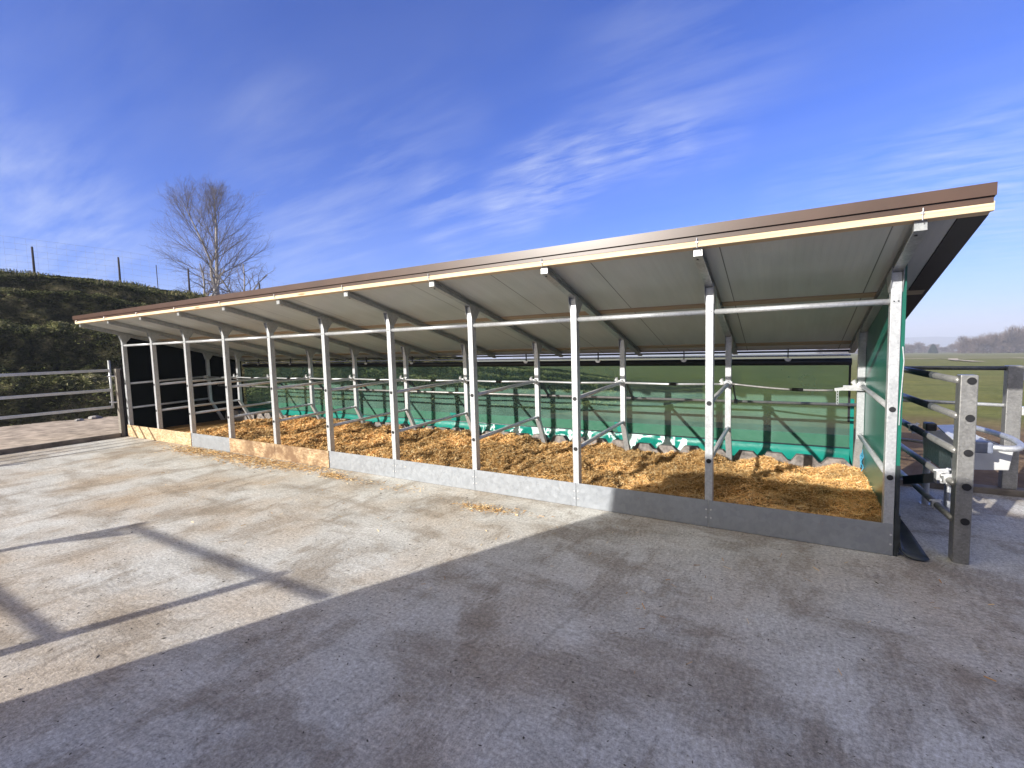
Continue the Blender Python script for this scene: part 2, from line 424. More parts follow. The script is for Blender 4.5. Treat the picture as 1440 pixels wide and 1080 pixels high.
def msum(bl):
    acc = None
    for b in bl:
        x = blob(*b); acc = x if acc is None else w.math('ADD', acc, x)
    return acc
streak = w.noise(w.mapv(cl, (.8, 3.4, 1), (0, 0, -ang)), 1.2, 9, .60, .2)
feather = w.noise(w.mapv(cl, (1.8, 6.5, 1), (0, 0, -ang + .35), (3, 1, 0)), 1.8, 9, .62, .35)
soft = w.noise(w.mapv(cl, (.5, 1.3, 1), (0, 0, -ang + .2), (5, 2, 0)), 1.2, 5, .55, .8)
mA = msum([(735, 265, 6, .8), (790, 240, 6, 1.0), (860, 212, 5, .8), (930, 198, 5, .6), (1000, 188, 5, .35)])
mB = msum([(900, 110, 11, .8), (990, 50, 12, .8), (1100, 60, 10, .3), (1440, 0, 12, .25), (860, 170, 6, .5)])
mC = msum([(0, 290, 11, 1.3), (70, 310, 8, .8), (170, 340, 9, .6), (60, 60, 11, .25), (240, 80, 12, .15), (30, 180, 8, .15)])
mD = msum([(650, 310, 7, .7), (560, 270, 8, .3), (720, 300, 5, .6), (430, 230, 11, .35), (600, 210, 10, .3), (450, 350, 8, .5)])
mE = msum([(1420, 225, 7, .9), (1340, 245, 7, .8), (1240, 265, 7, .7), (1130, 280, 6, .5), (1420, 300, 6, .6), (1400, 400, 9, .6)])
def dens(noise, mask, lo, hi, amt):
    return w.math('MULTIPLY', w.math('MULTIPLY', w.ramp(noise, [(lo, 0.0), (hi, 1.0)]), mask), amt)
den = w.math('ADD', dens(feather, mA, .38, .85, .46), dens(streak, mB, .42, .9, .20))
den = w.math('ADD', den, dens(streak, mC, .38, .85, .28))
den = w.math('ADD', den, dens(streak, mD, .42, .75, .42))
den = w.math('ADD', den, dens(feather, mE, .36, .9, .28))
den = w.math('ADD', den, w.math('MULTIPLY', w.ramp(soft, [(.42, 0.0), (.75, 1.0)]), .05))
den = w.math('ADD', den, 0, clamp=True)
tint = w.mix(1.0, sky.outputs[0], (.31, .50, 1.18), 'MULTIPLY')
hz = w.ramp(sep.outputs[2], [(0.0, .60), (.06, .28), (.14, .08), (.28, 0.0)])
tint = w.mix(hz, tint, (4.3, 4.6, 5.2))
# warm glow added round the sun, behind the viewer, for fill light
gd = w.n('ShaderNodeVectorMath', operation='DOT_PRODUCT'); w.inp(gd, 0, dirv); gd.inputs[1].default_value = glowd
gm = w.n('ShaderNodeMapRange'); gm.interpolation_type = 'SMOOTHSTEP'; w.inp(gm, 'Value', gd.outputs['Value']); w.inp(gm, 'From Min', .30); w.inp(gm, 'From Max', 1.0); w.inp(gm, 'To Min', 0.0); w.inp(gm, 'To Max', 1.0)
tint = w.mix(gm.outputs[0], tint, (10.6, 9.7, 7.5))
cloudc = w.mix(den, tint, (4.6, 5.0, 5.8))
bg = w.n('ShaderNodeBackground'); w.inp(bg, 0, cloudc); bg.inputs[1].default_value = .105
wo = w.n('ShaderNodeOutputWorld'); w.t.links.new(bg.outputs[0], wo.inputs[0])
scene.view_settings.view_transform = 'Standard'; scene.view_settings.look = 'None'; scene.view_settings.exposure = .80; scene.view_settings.gamma = 1
scene.cycles.max_bounces = 6; scene.cycles.transparent_max_bounces = 24; scene.cycles.volume_bounces = 0
scene.cycles.use_denoising = True

# ------------------------------------------------------------------ land
PH = np.radians([-180, -150, -110, -90, -77.1, -72.8, -67.9, -64.3, -58, -50, -42, -33.9, -28.4, -23.2, -12, 0, 180])
FR = np.array([40, 26, 17.5, 16.4, 15.85, 15.9, 15.6, 15.2, 14.4, 13.2, 12.2, 11.2, 11.3, 12, 14, 20, 40.])
RR = np.array([60, 34, 25, 23.5, 23, 22.6, 22, 21.5, 20.2, 18, 16.2, 15, 16, 17, 20, 26, 60.])
RH = np.array([0, 3.0, 4.9, 4.7, 4.49, 4.44, 4.17, 3.91, 3.3, 2.45, 1.7, 1.03, .87, .62, -.1, -.3, 0])
def sstep(a, b, x):
    t = np.clip((x - a) / (b - a), 0, 1); return t * t * (3 - 2 * t)
def phase(t, ph, x, y): return t * 24 + ph * 2.2 + 2.2 * fbm(x * .22, y * .22, 3) + .9 * fbm(x * 1.1, y * 1.1, 33)
def land_z(x, y):
    dx = x - CAM.x; dy = y - CAM.y; r = np.hypot(dx, dy); ph = np.arctan2(dx, dy)
    fr = np.interp(ph, PH, FR); rr = np.interp(ph, PH, RR); rh = np.interp(ph, PH, RH)
    base = -.05 - .024 * np.maximum(0, r - 9)
    leftz = .03
    lw = sstep(np.radians(-60), np.radians(-76), ph) * sstep(-12.3, -12.9, x)
    base = base * (1 - lw) + leftz * lw
    behind = sstep(np.radians(150), np.radians(120), np.abs(ph))
    t = np.clip((r - fr) / (rr - fr), 0, 1)
    prof = 1 - (1 - t) ** 1.5
    terr = .19 * np.sin(phase(t, ph, x, y)) * np.minimum(1, t * 6) * np.minimum(1, (1 - t) * 4)
    rr2 = np.hypot(x - CAM.x, y - CAM.y); th2 = ph * 20
    bump = (fbm(rr2 * 1.5, th2 * .55, 9) - .5) * .7 + (np.abs(fbm(x * 2.1, y * 2.1, 19) - .5)) * .75 - .12 + (fbm(x * 6, y * 6, 29) - .5) * .22
    bw = sstep(0, .12, t) * np.clip(rh / 1.5, .15, 1)
    z = base + (rh - base) * prof + (terr + bump * .75 - .10 * t) * bw * (1 - .55 * sstep(.7, 1, t)) * (r < 60)
    over = np.maximum(0, r - rr)
    up_ = rh + .03 * np.minimum(over, 120)
    dn = base + (rh - base) * np.exp(-over / 9.0)
    hillw = sstep(np.radians(-38), np.radians(-56), ph) * behind
    farz = up_ * hillw + dn * (1 - hillw)
    farz += (fbm(x * .8, y * .8, 4) - .5) * .16
    z = np.where(r > rr, farz, z)
    inr = (ph > np.radians(-5)) | (ph < np.radians(-150)) | (r < fr)
    flat = base + (fbm(x * .7, y * .7, 4) - .5) * .10 * sstep(7, 12, r)
    z = np.where(inr, flat, z)
    return z
def zt(x, y): return float(land_z(np.array([float(x)]), np.array([float(y)]))[0])
# one polar sheet round the yard out to the horizon
radii = np.concatenate([np.array([.01]), np.linspace(2, 13, 40), np.linspace(13.1, 27, 150), np.linspace(27.3, 30, 8), np.geomspace(30.6, 9000, 90)])
phs = np.concatenate([np.linspace(-math.pi, -2.0, 20, endpoint=False), np.linspace(-2.0, -.2, 420, endpoint=False), np.linspace(-.2, .9, 90, endpoint=False), np.linspace(.9, math.pi, 40)])
RRR, PPP = np.meshgrid(radii, phs, indexing='ij')
X = CAM.x + RRR * np.sin(PPP); Y = CAM.y + RRR * np.cos(PPP); Z = land_z(X, Y)
V = np.stack([X, Y, Z], -1).reshape(-1, 3); nr, nc = X.shape
ii, jj = np.meshgrid(np.arange(nr - 1), np.arange(nc - 1), indexing='ij')
F = np.stack([ii * nc + jj, (ii + 1) * nc + jj, (ii + 1) * nc + jj + 1, ii * nc + jj + 1], -1).reshape(-1, 4)
cx = X[:-1, :-1].ravel(); cy = Y[:-1, :-1].ravel(); cr = RRR[:-1, :-1].ravel(); cp = PPP[:-1, :-1].ravel()
tf = np.clip((cr - np.interp(cp, PH, FR)) / (np.interp(cp, PH, RR) - np.interp(cp, PH, FR)), 0, 1)
trd = sstep(-.25, .75, -np.cos(phase(tf, cp, cx, cy) + .35)); trd = np.where(tf >= .97, .8, trd) * sstep(.03, .10, tf)
lo = fastmesh('ground', V, F, [M['land'], M['bank']], np.repeat(trd[:, None], 3, 1))
isb = (cp < np.radians(-8)) & (cp > np.radians(-150)) & (cr > np.interp(cp, PH, FR) - .35) & (cr < np.where(cp < np.radians(-45), 400, np.interp(cp, PH, RR) + 2))
lo.data.polygons.foreach_set('material_index', isb.astype(np.int32)); lo.data.polygons.foreach_set('use_smooth', [True] * len(F))
tag(lo, kind='structure')

b = MB()
yard = [(-12.02, -16, 0), (12, -16, 0), (12, 2.06, 0), (-12.02, 2.06, 0)]
b.add(yard, [(0, 1, 2, 3)])
tag(b.build('concrete_yard', M['concrete']), kind='structure')
b = MB(); b.box((-12.10, -16, -.05), (-12.03, -.12, .085))
b.box((-12.02, 2.065, -.3), (.3, 2.16, .09)); b.box((.305, 2.065, -.3), (9, 2.2, .06))
tag(b.build('kerb', M['kerb'], bevel=.008), kind='structure')
# gravel strip past the left kerb
b = MB(); P = []
for i in range(60):
    yy = -14 + i * .3; row = []
    for j in range(22):
        xx = -12.104 - j * .2; row.append((xx, yy, .075 + float(fbm(np.array([xx * 2.]), np.array([yy * 2.]), 2)[0] - .5) * .03 * min(1, j)))
    P.append(row)
b.grid(P); tag(b.build('gravel_path', M['gravel'], smooth=True), kind='structure')

# field tracks
def track(pts, wd_, name):
    b = MB(); rows = []
    ps = []
    for i in range(len(pts) - 1):
        for k in range(12):
            t = k / 12; ps.append((pts[i][0] * (1 - t) + pts[i + 1][0] * t, pts[i][1] * (1 - t) + pts[i + 1][1] * t))
    ps.append(pts[-1])
    for i, (x, y) in enumerate(ps):
        d = Vector(ps[min(i + 1, len(ps) - 1)]) - Vector(ps[max(i - 1, 0)]); n = Vector((-d.y, d.x)).normalized() * wd_ / 2
        rows.append([(x + n.x * s, y + n.y * s, zt(x + n.x * s, y + n.y * s) + .12) for s in (-1, 0, 1)])
    b.grid(rows); tag(b.build(name, M['track']), kind='structure')
track([(-40, 92), (0, 96), (23, 99), (40, 103), (60, 99), (110, 90)], 2.2, 'field_track')
track([(23.5, 99), (20, 84), (19, 70)], 1.1, 'field_path')
track([(52, 98), (48, 82), (50, 66), (60, 50)], 4.0, 'field_lane')

# far wooded ridge
b = MB(); rows = []
for k, (dd, hh) in enumerate(((1900, -70), (2300, -1.6), (2900, -5))):
    row = []
    for i in range(161):
        a = math.radians(-30 + i * .75)
        hgt = hh + (fbm(np.array([i * .11]), np.array([k * 1.0]), 3)[0] - .5) * 20 + (fbm(np.array([i * .9]), np.array([k * 3.0]), 8)[0] - .5) * 7 if k else hh
        row.append((CAM.x + dd * math.sin(a), CAM.y + dd * math.cos(a), float(hgt)))
    rows.append(row)
b.grid(rows); tag(b.build('distant_hill', M['farhill'], smooth=True), kind='structure')

# ------------------------------------------------------------------ bank grass
n = 130000
ph = np.radians(rng.uniform(-94, -18, n)); fr = np.interp(ph, PH, FR); rr = np.interp(ph, PH, RR)
tt = rng.random(n) ** .9 * 1.12; r = fr + (rr - fr) * tt
x = CAM.x + r * np.sin(ph); y = CAM.y + r * np.cos(ph)
lip = -np.cos(phase(tt, ph, x, y) + .35)          # turf gathers on the lips of the terraces
clump = fbm(x * .9 + 5, y * .9, 41) + .22 * lip
big_ = fbm(x * .28, y * .28 + 3, 55)
keep = (clump + rng.random(n) * .3 + (big_ - .47) * .5) > .40
keep |= rng.random(n) < .4
x, y, clump, lip = x[keep], y[keep], clump[keep], lip[keep]; n = len(x)
z = land_z(x, y)
nb = 5
px_ = np.repeat(x, nb) + rng.normal(0, .06, n * nb); py_ = np.repeat(y, nb) + rng.normal(0, .06, n * nb); pz_ = np.repeat(z, nb)
D = rng.normal(size=(n * nb, 3)) * np.array([.8, .8, .2]) + np.array([0.2, -.1, .3]); D /= np.linalg.norm(D, axis=1)[:, None]
L = rng.uniform(.03, .09, n * nb)
Vv, Ff = strands(np.stack([px_, py_, pz_ + L * .3], 1), D, L, rng.uniform(.008, .02, n * nb))
pal = np.array([(.028, .033, .012), (.07, .078, .027), (.16, .17, .065), (.27, .25, .12), (.38, .34, .20)])
ci = np.clip((np.repeat(1.2 + 1.7 * lip + 4 * (fbm(x * .5, y * .5, 71) - .47) + rng.normal(0, .7, n), nb) + rng.normal(0, .5, n * nb)), 0, 4).astype(int)  # pale grass on lips also paints the sun they catch, dark risers their shade
nt_ = 9000; pt_ = np.radians(rng.uniform(-92, -56, nt_)); rt_ = np.interp(pt_, PH, RR) - rng.uniform(-.5, .9, nt_)
xt_ = CAM.x + rt_ * np.sin(pt_); yt_ = CAM.y + rt_ * np.cos(pt_); hm_ = sstep(.35, .62, vnoise(xt_ * 1.6, yt_ * 1.6, 61)); kk = rng.random(nt_) < hm_ + .15
xt_, yt_, hm_ = xt_[kk], yt_[kk], hm_[kk]; nt_ = len(xt_); Dt = rng.normal(size=(nt_, 3)) * np.array([.4, .4, .1]) + np.array([.1, 0, 1.0]); Dt /= np.linalg.norm(Dt, axis=1)[:, None]
Lt = rng.uniform(.06, .18, nt_) * (.5 + .7 * hm_); Vt, Ft = strands(np.stack([xt_, yt_, land_z(xt_, yt_) + Lt * .35], 1), Dt, Lt, rng.uniform(.008, .02, nt_))
Ct = np.array([(.30, .25, .13), (.13, .13, .05), (.07, .08, .03)])[rng.integers(0, 3, nt_)]
Cb = pal[ci] * rng.uniform(.7, 1.3, (n * nb, 1)); Ff = np.concatenate([Ff, Ft + len(Vv)]); Vv = np.concatenate([Vv, Vt])
tag(fastmesh('bank_grass', Vv, Ff, M['tuft'], np.concatenate([Cb, Ct])), 'tufts of rough grass growing over the dark earth bank', 'grass', kind='stuff')

# ------------------------------------------------------------------ shelter
SLP = -.257; zr0 = 2.0155
def zb(y): return zr0 + SLP * y          # underside of the rafters
sh = empty('cattle_shelter', (-6, 0, 0), 'long open fronted cattle shelter of galvanised posts under a brown edged monopitch roof', 'shelter')
OFF = Vector((6, 0, 0))
def part(b, name, mat, parent=None, **kw):
    o = b.build(name, mat, None, **kw)
    o.parent = parent or sh
    # geometry is written in world coordinates
    if (parent or sh) is sh: o.location = Vector(o.location) + OFF
    return o
def part_rel(b, name, mat, parent, **kw):     # sub-part, coordinates local to parent
    o = b.build(name, mat, None, **kw); o.parent = parent; return o
PW = .061
ZT, ZB, C1, C2 = 1.8148, .2346, 1.0591, .5699
# front post (local to its foot)
b = MB(); b.box((0, 0, 0), (PW, .072, zr0 - .002))
fp = b.build('front_post', M['galv'], bevel=.004); fp.parent = sh
cap = MB(); cap.tube([(PW / 2, -.004, 0), (PW / 2, .003, 0)], .0195, 18)
cp0 = part_rel(cap, 'hole_cap', M['black'], fp); cp0.location = (0, 0, C1)
cp1 = cp0.copy(); col.objects.link(cp1); cp1.parent = fp; cp1.location = (0, 0, C2)
bo = MB()
for dx_ in (.018, .043): bo.tube([(dx_, -.005, ZT), (dx_, .002, ZT)], .0045, 8)
part_rel(bo, 'bolt', M['black'], fp)
# rear post with its foot cranked backwards
D0, ZR, ZK = 1.5387, 1.6206, .56
b = MB(); b.box((0, D0, ZK), (PW, D0 + .06, ZR - .002))
b.prism([(0, D0, ZK - .001), (0, D0 + .06, ZK - .001), (0, D0 + .33, .02), (0, D0 + .27, .02)], (PW, 0, 0))
rp = b.build('rear_post', M['galv'], bevel=.003); rp.parent = sh
cl_ = MB()                                   # clamp with an arm to the back rail
cl_.tube([(PW / 2, D0 - .075, 1.095), (PW / 2, D0 - .006, 1.095)], [.03, .036], 12)
cl_.box((-.012, D0 - .030, 1.065), (PW + .012, D0 - .003, 1.125))
cl_.tube([(-.045, D0 - .03, 1.12), (-.03, D0 - .035, 1.16), (-.03, D0 - .03, 1.09)], .017, 8)
part_rel(cl_, 'clamp', M['zinc'], rp, smooth=False)
arm = MB(); arm.bar((PW + .02, D0 + .0, 1.10), (PW + .03, D0 + .24, .885), .012, .035)
arm.tube([(PW + .03, D0 + .24, .90), (PW + .03, D0 + .24, .85)], .022, 8)
part_rel(arm, 'rail_arm', M['galv_dark'], rp)
# rafter: channel beam with upper and lower flange, gusset plates
Y0r, Y1r = -.61, 2.40
def zl(y): return zb(y)
b = MB()
def slab(x0, x1, ya, yb, o0, o1):
    b.prism([(x0, ya, zl(ya) + o0), (x0, yb, zl(yb) + o0), (x0, yb, zl(yb) + o1), (x0, ya, zl(ya) + o1)], (x1 - x0, 0, 0))
slab(.0, PW, Y0r, Y1r, .0, .006); slab(.0, PW, Y0r, Y1r, .056, .062); slab(.027, .034, Y0r + .03, Y1r, .006, .056)
slab(.001, PW - .001, Y0r + .001, Y0r + .035, .006, .056)
rf = b.build('rafter', M['rafter']); rf.parent = sh
for yc in (.036, D0 + .03):
    for xx in (-.0045, PW + .0005):
        g = MB(); g.prism([(xx, yc - .036, zb(yc) - .13), (xx, yc + .036, zb(yc) - .13), (xx, yc + .13, zb(yc + .13) + .02), (xx, yc - .08, zb(yc - .08) + .02)], (.004, 0, 0)); part_rel(g, 'gusset_plate', M['rafter'], rf)
bk = MB(); bk.tube([(.02, Y0r + .06, zb(Y0r + .06) - .003), (.02, Y0r + .06, zb(Y0r + .06) + .002)], .009, 10)
part_rel(bk, 'bolt_hole', M['black'], rf)
for o in (fp, rp, rf):
    o.location = OFF
    for k in range(1, N + 1):
        c = copy_tree(o, sh); c.location = OFF + Vector((-k * W, 0, 0))
# divider rails, front post to rear post
b = MB(); b.tube([(PW / 2, .07, C1), (PW / 2, D0 - .002, 1.10)], .0212, 12)
du = b.build('divider_rail', M['galv'], smooth=True); du.parent = sh; du.location = OFF
b = MB(); b.tube([(PW / 2, .07, C2), (PW / 2, D0 - .002, .60)], .0212, 12)
dl = b.build('divider_rail', M['galv'], smooth=True); dl.parent = sh; dl.location = OFF
for o in (du, dl):
    for k in range(1, N + 1):
        c = copy_tree(o, sh); c.location = OFF + Vector((-k * W, 0, 0))
# top rail, one tube a bay
b = MB(); b.tube([(PW + .001, .034, ZT), (W - .001, .034, ZT)], .0215, 14)
tr = b.build('top_rail', M['galv'], smooth=True); tr.parent = sh; tr.location = OFF + Vector((-W, 0, 0))
for k in range(2, N + 1):
    c = tr.copy(); col.objects.link(c); c.parent = sh; c.location = OFF + Vector((-k * W, 0, 0))
# neck rail bars and back rail
b = MB(); b.tube([(PW + .002, D0 - .03, 1.095), (W * .5, D0 - .03, 1.085), (W - .002, D0 - .03, 1.095)], .0125, 8)
b.tube([(.60, D0 - .03, 1.0855), (.68, D0 - .03, 1.0865)], .018, 8, mi=1)
nk = b.build('neck_rail', [M['galv'], M['black']], smooth=True); nk.parent = sh; nk.location = OFF + Vector((-2 * W, 0, 0))
for k in range(3, N + 1):
    c = nk.copy(); col.objects.link(c); c.parent = sh; c.location = OFF + Vector((-k * W, 0, 0))
b = MB(); b.tube([(-12.0, D0 + .24, .875), (-6, D0 + .24, .875), (.03, D0 + .24, .875)], .016, 10)
part(b, 'back_rail', M['galv_dull'], smooth=True)
# loose neck strap of the end bay
b = MB(); pts = []
for i in range(15):
    t = i / 14; pts.append((-1.13 + t * .93, D0 - .03, 1.10 - .055 * math.sin(t * math.pi * .62) - .0 * t))
b.tube(pts, .011, 8); b.tube([(-.56, D0 - .03, 1.05), (-.46, D0 - .03, 1.047)], .017, 8, mi=1)
part(b, 'neck_strap', [M['galv_dull'], M['black']], smooth=True)
b = MB(); b.bar((-.19, D0 - .035, 1.055), (0, D0 - .035, 1.085), .008, .03); b.box((-.12, D0 - .045, 1.05), (.055, D0 - .012, 1.10))
for i in range(5):
    zc = 1.035 - i * .028
    b.tube([(-.165 + .009 * math.cos(a), D0 - .035, zc + .017 * math.sin(a)) for a in [j * math.pi / 4 for j in range(9)]], .003, 5, cap=False)
part(b, 'strap_bracket', M['zinc'])

# kick boards
def board(k0, k1, mat):
    b = MB(); x0 = -k1 * W + PW / 2 + .003; x1 = -k0 * W + PW / 2 - .003
    if k0 == 0: x1 = PW - .001
    if k1 == N: x0 = -N * W
    b.box((x0, -.016 if mat is not M['sheet'] else -.006, .004), (x1, -.0015, ZB))
    o = part(b, 'kick_board', mat)
    sb = MB()
    for xs in (x0 + .017, x1 - .014):
        for z_ in (.085, .155): sb.tube([(xs, -.010, z_), (xs, -.0055, z_)], .0078, 8)
    if mat is M['sheet']: part_rel(sb, 'screw', M['zinc'], o)
    return o
seq = [M['sheet']] * 5 + [M['osb_dirty']] * 2 + [M['sheet']] + [M['osb']] * 2
for k, m in enumerate(seq): board(k, k + 1, m)
# drip lip on top of the sheet boards
# side panels
def panel(x0, x1, y1, mat, z0, name='side_panel'):
    b = MB(); ya = .004
    b.prism([(x0, ya, z0), (x0, y1, z0), (x0, y1, zb(y1) + .058), (x0, ya, zb(ya) + .058)], (x1 - x0, 0, 0))
    return part(b, name, mat)
pr = panel(PW + .0025, PW + .024, 1.60, M['teal'], .10)
b = MB(); b.prism([(PW + .026, .004, 0.03), (PW + .026, 1.6, .03), (PW + .026, 1.6, .3), (PW + .026, .004, .3)], (.012, 0, 0)); part(b, 'rubber_skirt', M['rubber'])
panel(-12.035, -12.012, 2.36, M['darkpanel'], .06)
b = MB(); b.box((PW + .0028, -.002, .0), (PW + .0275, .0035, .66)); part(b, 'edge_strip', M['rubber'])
b = MB(); b.tube([(.075, .0, 1.50), (.083, -.006, 1.40), (.078, -.003, 1.25), (.07, -.006, 1.05), (.07, -.004, .95)], .0035, 6)
part(b, 'cable', M['zinc'])

# roof: purlins, sandwich panel, flashing
XL, XR = -12.07, .322
FZ0, FZ1, FZ2 = 2.305, 2.372, 2.270
def pur(y0, y1, mat, xr=XR):
    b = MB(); z0 = lambda y: zb(y) + .0625
    b.prism([(XL, y0, z0(y0)), (XL, y1, z0(y1)), (XL, y1, z0(y1) + .06), (XL, y0, z0(y0) + .06)], (xr - XL, 0, 0))
    return part(b, 'purlin', mat)
b = MB(); b.box((XL, -.645, 2.2285), (XR + .005, -.612, 2.279)); part(b, 'fascia_timber', M['timber'], bevel=.003)
pur(-.608, -.565, M['timber']); pur(.60, .70, M['timber_in'], .30); pur(2.12, 2.24, M['timber_in'], .30)
zu = lambda y: zb(y) + .071                  # underside of the sheets, purlins let in
b = MB(); ya, yb_ = -.562, 2.50
b.prism([(XL - .0, ya, zu(ya)), (XL, yb_, zu(yb_)), (XL, yb_, zu(yb_) + .06), (XL, ya, zu(ya) + .06)], (XR - .125 - XL, 0, 0))
part(b, 'roof_panel', M['sandwich'])
b = MB(); b.prism([(XR - .122, ya, zu(ya) - .008), (XR - .122, yb_, zu(yb_) - .008), (XR - .122, yb_, zu(yb_) + .06), (XR - .122, ya, zu(ya) + .06)], (.125, 0, 0))
part(b, 'shaded_verge_underside', M['black'])  # black paints the shade under the verge flashing
b = MB()
zf = zb(-.75) + .062
# front flashing: upper face, set-back lower face, top sheet, verge faces
YF = -.664
b.prism([(XL - .03, YF, FZ0), (XL - .03, YF + .006, FZ0), (XL - .03, YF + .006, FZ1 - .005), (XL - .03, YF, FZ1)], (XR + .035 - XL, 0, 0))
b.prism([(XL - .028, YF + .0065, FZ0 + .001), (XL - .028, YF + .0065, FZ0 + .005), (XL - .028, YF + .022, FZ0 + .005), (XL - .028, YF + .022, FZ0 + .001)], (XR + .030 - XL, 0, 0))
b.prism([(XL - .026, YF + .016, FZ2), (XL - .026, YF + .022, FZ2), (XL - .026, YF + .022, FZ0), (XL - .026, YF + .016, FZ0)], (XR + .024 - XL, 0, 0))
b.prism([(XL - .03, YF + .006, FZ1 - .006), (XL - .03, 2.50, zu(2.5) + .072), (XL - .03, 2.50, zu(2.5) + .076), (XL - .03, YF + .006, FZ1 - .001)], (XR + .033 - XL, 0, 0))
for xv in (XR + .0035, XL - .029):
    b.prism([(xv, YF + .0075, FZ0 + .006), (xv, 2.5, zu(2.5) - .02), (xv, 2.5, zu(2.5) + .0715), (xv, YF + .0075, FZ1 - .0065)], (.003, 0, 0))
fl = part(b, 'roof_flashing', M['brown'])
# hook bolts at each rafter
for k in range(0, N + 1):
    b = MB(); x = -k * W + .03 - (.0 if k else -.0)
    b.tube([(x, -.655, 2.288), (x, -.658, 2.270), (x, -.650, 2.25), (x, -.648, 2.222)], .003, 6)
    b.tube([(x, -.652, 2.262), (x, -.632, 2.262)], .009, 8)
    part(b, 'hook_bolt', M['zinc'])
# rear curtain with roller, brackets, hem
YC = 2.42
b = MB(); P = []
for j in range(9):
    z = .30 + (1.30 - .30) * j / 8
    P.append([(-12.0 + i * (12.0 + .035) / 240, YC + .008 * math.sin(i * .31 + j * .5) * (1 - j / 9) + .006 * math.sin(i * .11), z) for i in range(241)])
b.grid(P); cur = part(b, 'curtain_film', M['curtain'], smooth=True)
b = MB(); b.tube([(-12.0, YC, .292), (-6, YC, .292), (.04, YC, .292)], .009, 8); part(b, 'curtain_bar', M['galv_dark'], smooth=True)
def tarp(x0, x1, amp, mat, seed):
    b = MB(); nx = int((x1 - x0) / .025); P = []
    for j in range(11):
        t = j / 10; row = []
        for i in range(nx + 1):
            x = x0 + (x1 - x0) * i / nx
            a = amp * t * (1 if amp > .02 else 1)
            e = min(1, (x - x0) / .3, (x1 - x) / .3) if amp > .02 else 1
            w1 = float(fbm(np.array([x * 5.0 + t * 2]), np.array([t * 2.2 + seed]), seed)[0] - .5)
            w2 = abs(float(fbm(np.array([x * 3.1 - t * 3]), np.array([t * 1.2]), seed + 5)[0] - .5))
            row.append((x, YC - .25 * t * t - a * 2.4 * w1 * e - a * w2 * e, .285 - .25 * t + a * .6 * w1 * t * e))
        P.append(row)
    b.grid(P); return part(b, 'tarpaulin_hem', mat, smooth=True)
b = MB(); b.box((-12.0, YC + .012, .285), (.034, YC + .016, .44)); part(b, 'tarpaulin_band', M['tarp'])
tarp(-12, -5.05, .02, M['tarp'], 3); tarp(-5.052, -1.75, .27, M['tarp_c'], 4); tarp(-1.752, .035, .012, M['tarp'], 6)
b = MB(); b.box((.036, YC - .004, .03), (.072, YC + .004, .87)); part(b, 'curtain_edge', M['tarp'])
b = MB(); b.box((.012, YC - .010, .60), (.034, YC - .006, 1.27)); part(b, 'curtain_edge', M['black'])
b = MB(); b.tube([(-12.0, YC - .02, 1.30), (-6, YC - .02, 1.30), (.035, YC - .02, 1.30)], .042, 14); part(b, 'curtain_roll', M['black'], smooth=True)
b = MB(); b.tube([(-12.0, YC - .02, 1.425), (0.03, YC - .02, 1.425)], .013, 10); part(b, 'roller_tube', M['galv_dark'], smooth=True)
b = MB(); b.tube([(-12.0, YC + .05, 1.372), (0.03, YC + .05, 1.372)], .011, 8); part(b, 'guide_wire', M['zinc'], smooth=True)
bb = MB(); bb.bar((0, YC - .06, 1.46), (0, YC - .06, 1.33), .012, .022, (0, 1, 0)); 
br0 = bb.build('roller_bracket', M['black']); br0.parent = sh
bb = MB()
bb.prism([(.038 * math.cos(a), YC - .075, 1.345 + .036 * math.sin(a)) for a in [math.pi + j * math.pi / 10 for j in range(11)]], (0, -.012, 0))
part_rel(bb, 'pulley', M['zinc'], br0)
br0.location = OFF + Vector((-.593, 0, 0))
for k in range(1, 10):
    c = copy_tree(br0, sh); c.location = OFF + Vector((-.593 - k * 1.19, 0, 0))
# corrugated brisket boards behind the bedding, one a bay
for k in range(N):
    b = MB(); x0 = -(k + 1) * W + .045; prof = []
    for i in range(4):
        xs = x0 + .02 + i * .292; h = .285 + rnd.uniform(-.012, .012)
        prof += [(xs, .205), (xs + .055, h), (xs + .205, h + rnd.uniform(-.006, .006)), (xs + .262, .215)]
    top = [(x, 1.86, z) for x, z in prof]
    poly = top + [(top[-1][0], 1.86, .0), (top[0][0], 1.86, .0)]
    # strip quads with real thickness
    for i in range(len(top) - 1):
        (xa, _, za), (xb, _, zb_) = top[i], top[i + 1]
        b.add([(xa, 1.83, 0), (xb, 1.83, 0), (xb, 1.86, zb_), (xa, 1.86, za), (xa, 2.0, 0), (xb, 2.0, 0), (xb, 1.98, zb_ - .01), (xa, 1.98, za - .01)],
              [(0, 1, 2, 3), (3, 2, 6, 7), (7, 6, 5, 4)])
    part(b, 'brisket_board', M['grey_rubber'])

# ------------------------------------------------------------------ bedding straw
def bed_z(x, y):
    base = .165 + .06 * sstep(.0, 1.1, y) - .05 * sstep(1.55, 1.95, y)
    base = base + (fbm(x * 2.6, y * 2.6, 11) - .47) * .26 * sstep(0, .35, y) * sstep(.02, .5, -x) + (fbm(x * 8, y * 8, 12) - .5) * .12 * sstep(-.05, .25, y)
    base = base + .05 * np.exp(-((y - 1.5) / .3) ** 2) * sstep(.35, .6, vnoise(x * 3.0, y * 0 + 1.5, 77))
    low = sstep(-9.6, -10.8, x); return base * (1 - low) + (.07 + (fbm(x * 5, y * 5, 12) - .5) * .03) * low
nx, ny = 620, 96
xs = np.linspace(-11.99, .058, nx); ys = np.linspace(.074, 1.84, ny)
ys[0] = .002
XX, YY = np.meshgrid(xs, ys, indexing='xy'); ZZ = bed_z(XX, YY); ZZ[0] = bed_z(XX[0], YY[0] + .02)
V1 = np.stack([XX, YY, ZZ], -1).reshape(-1, 3)
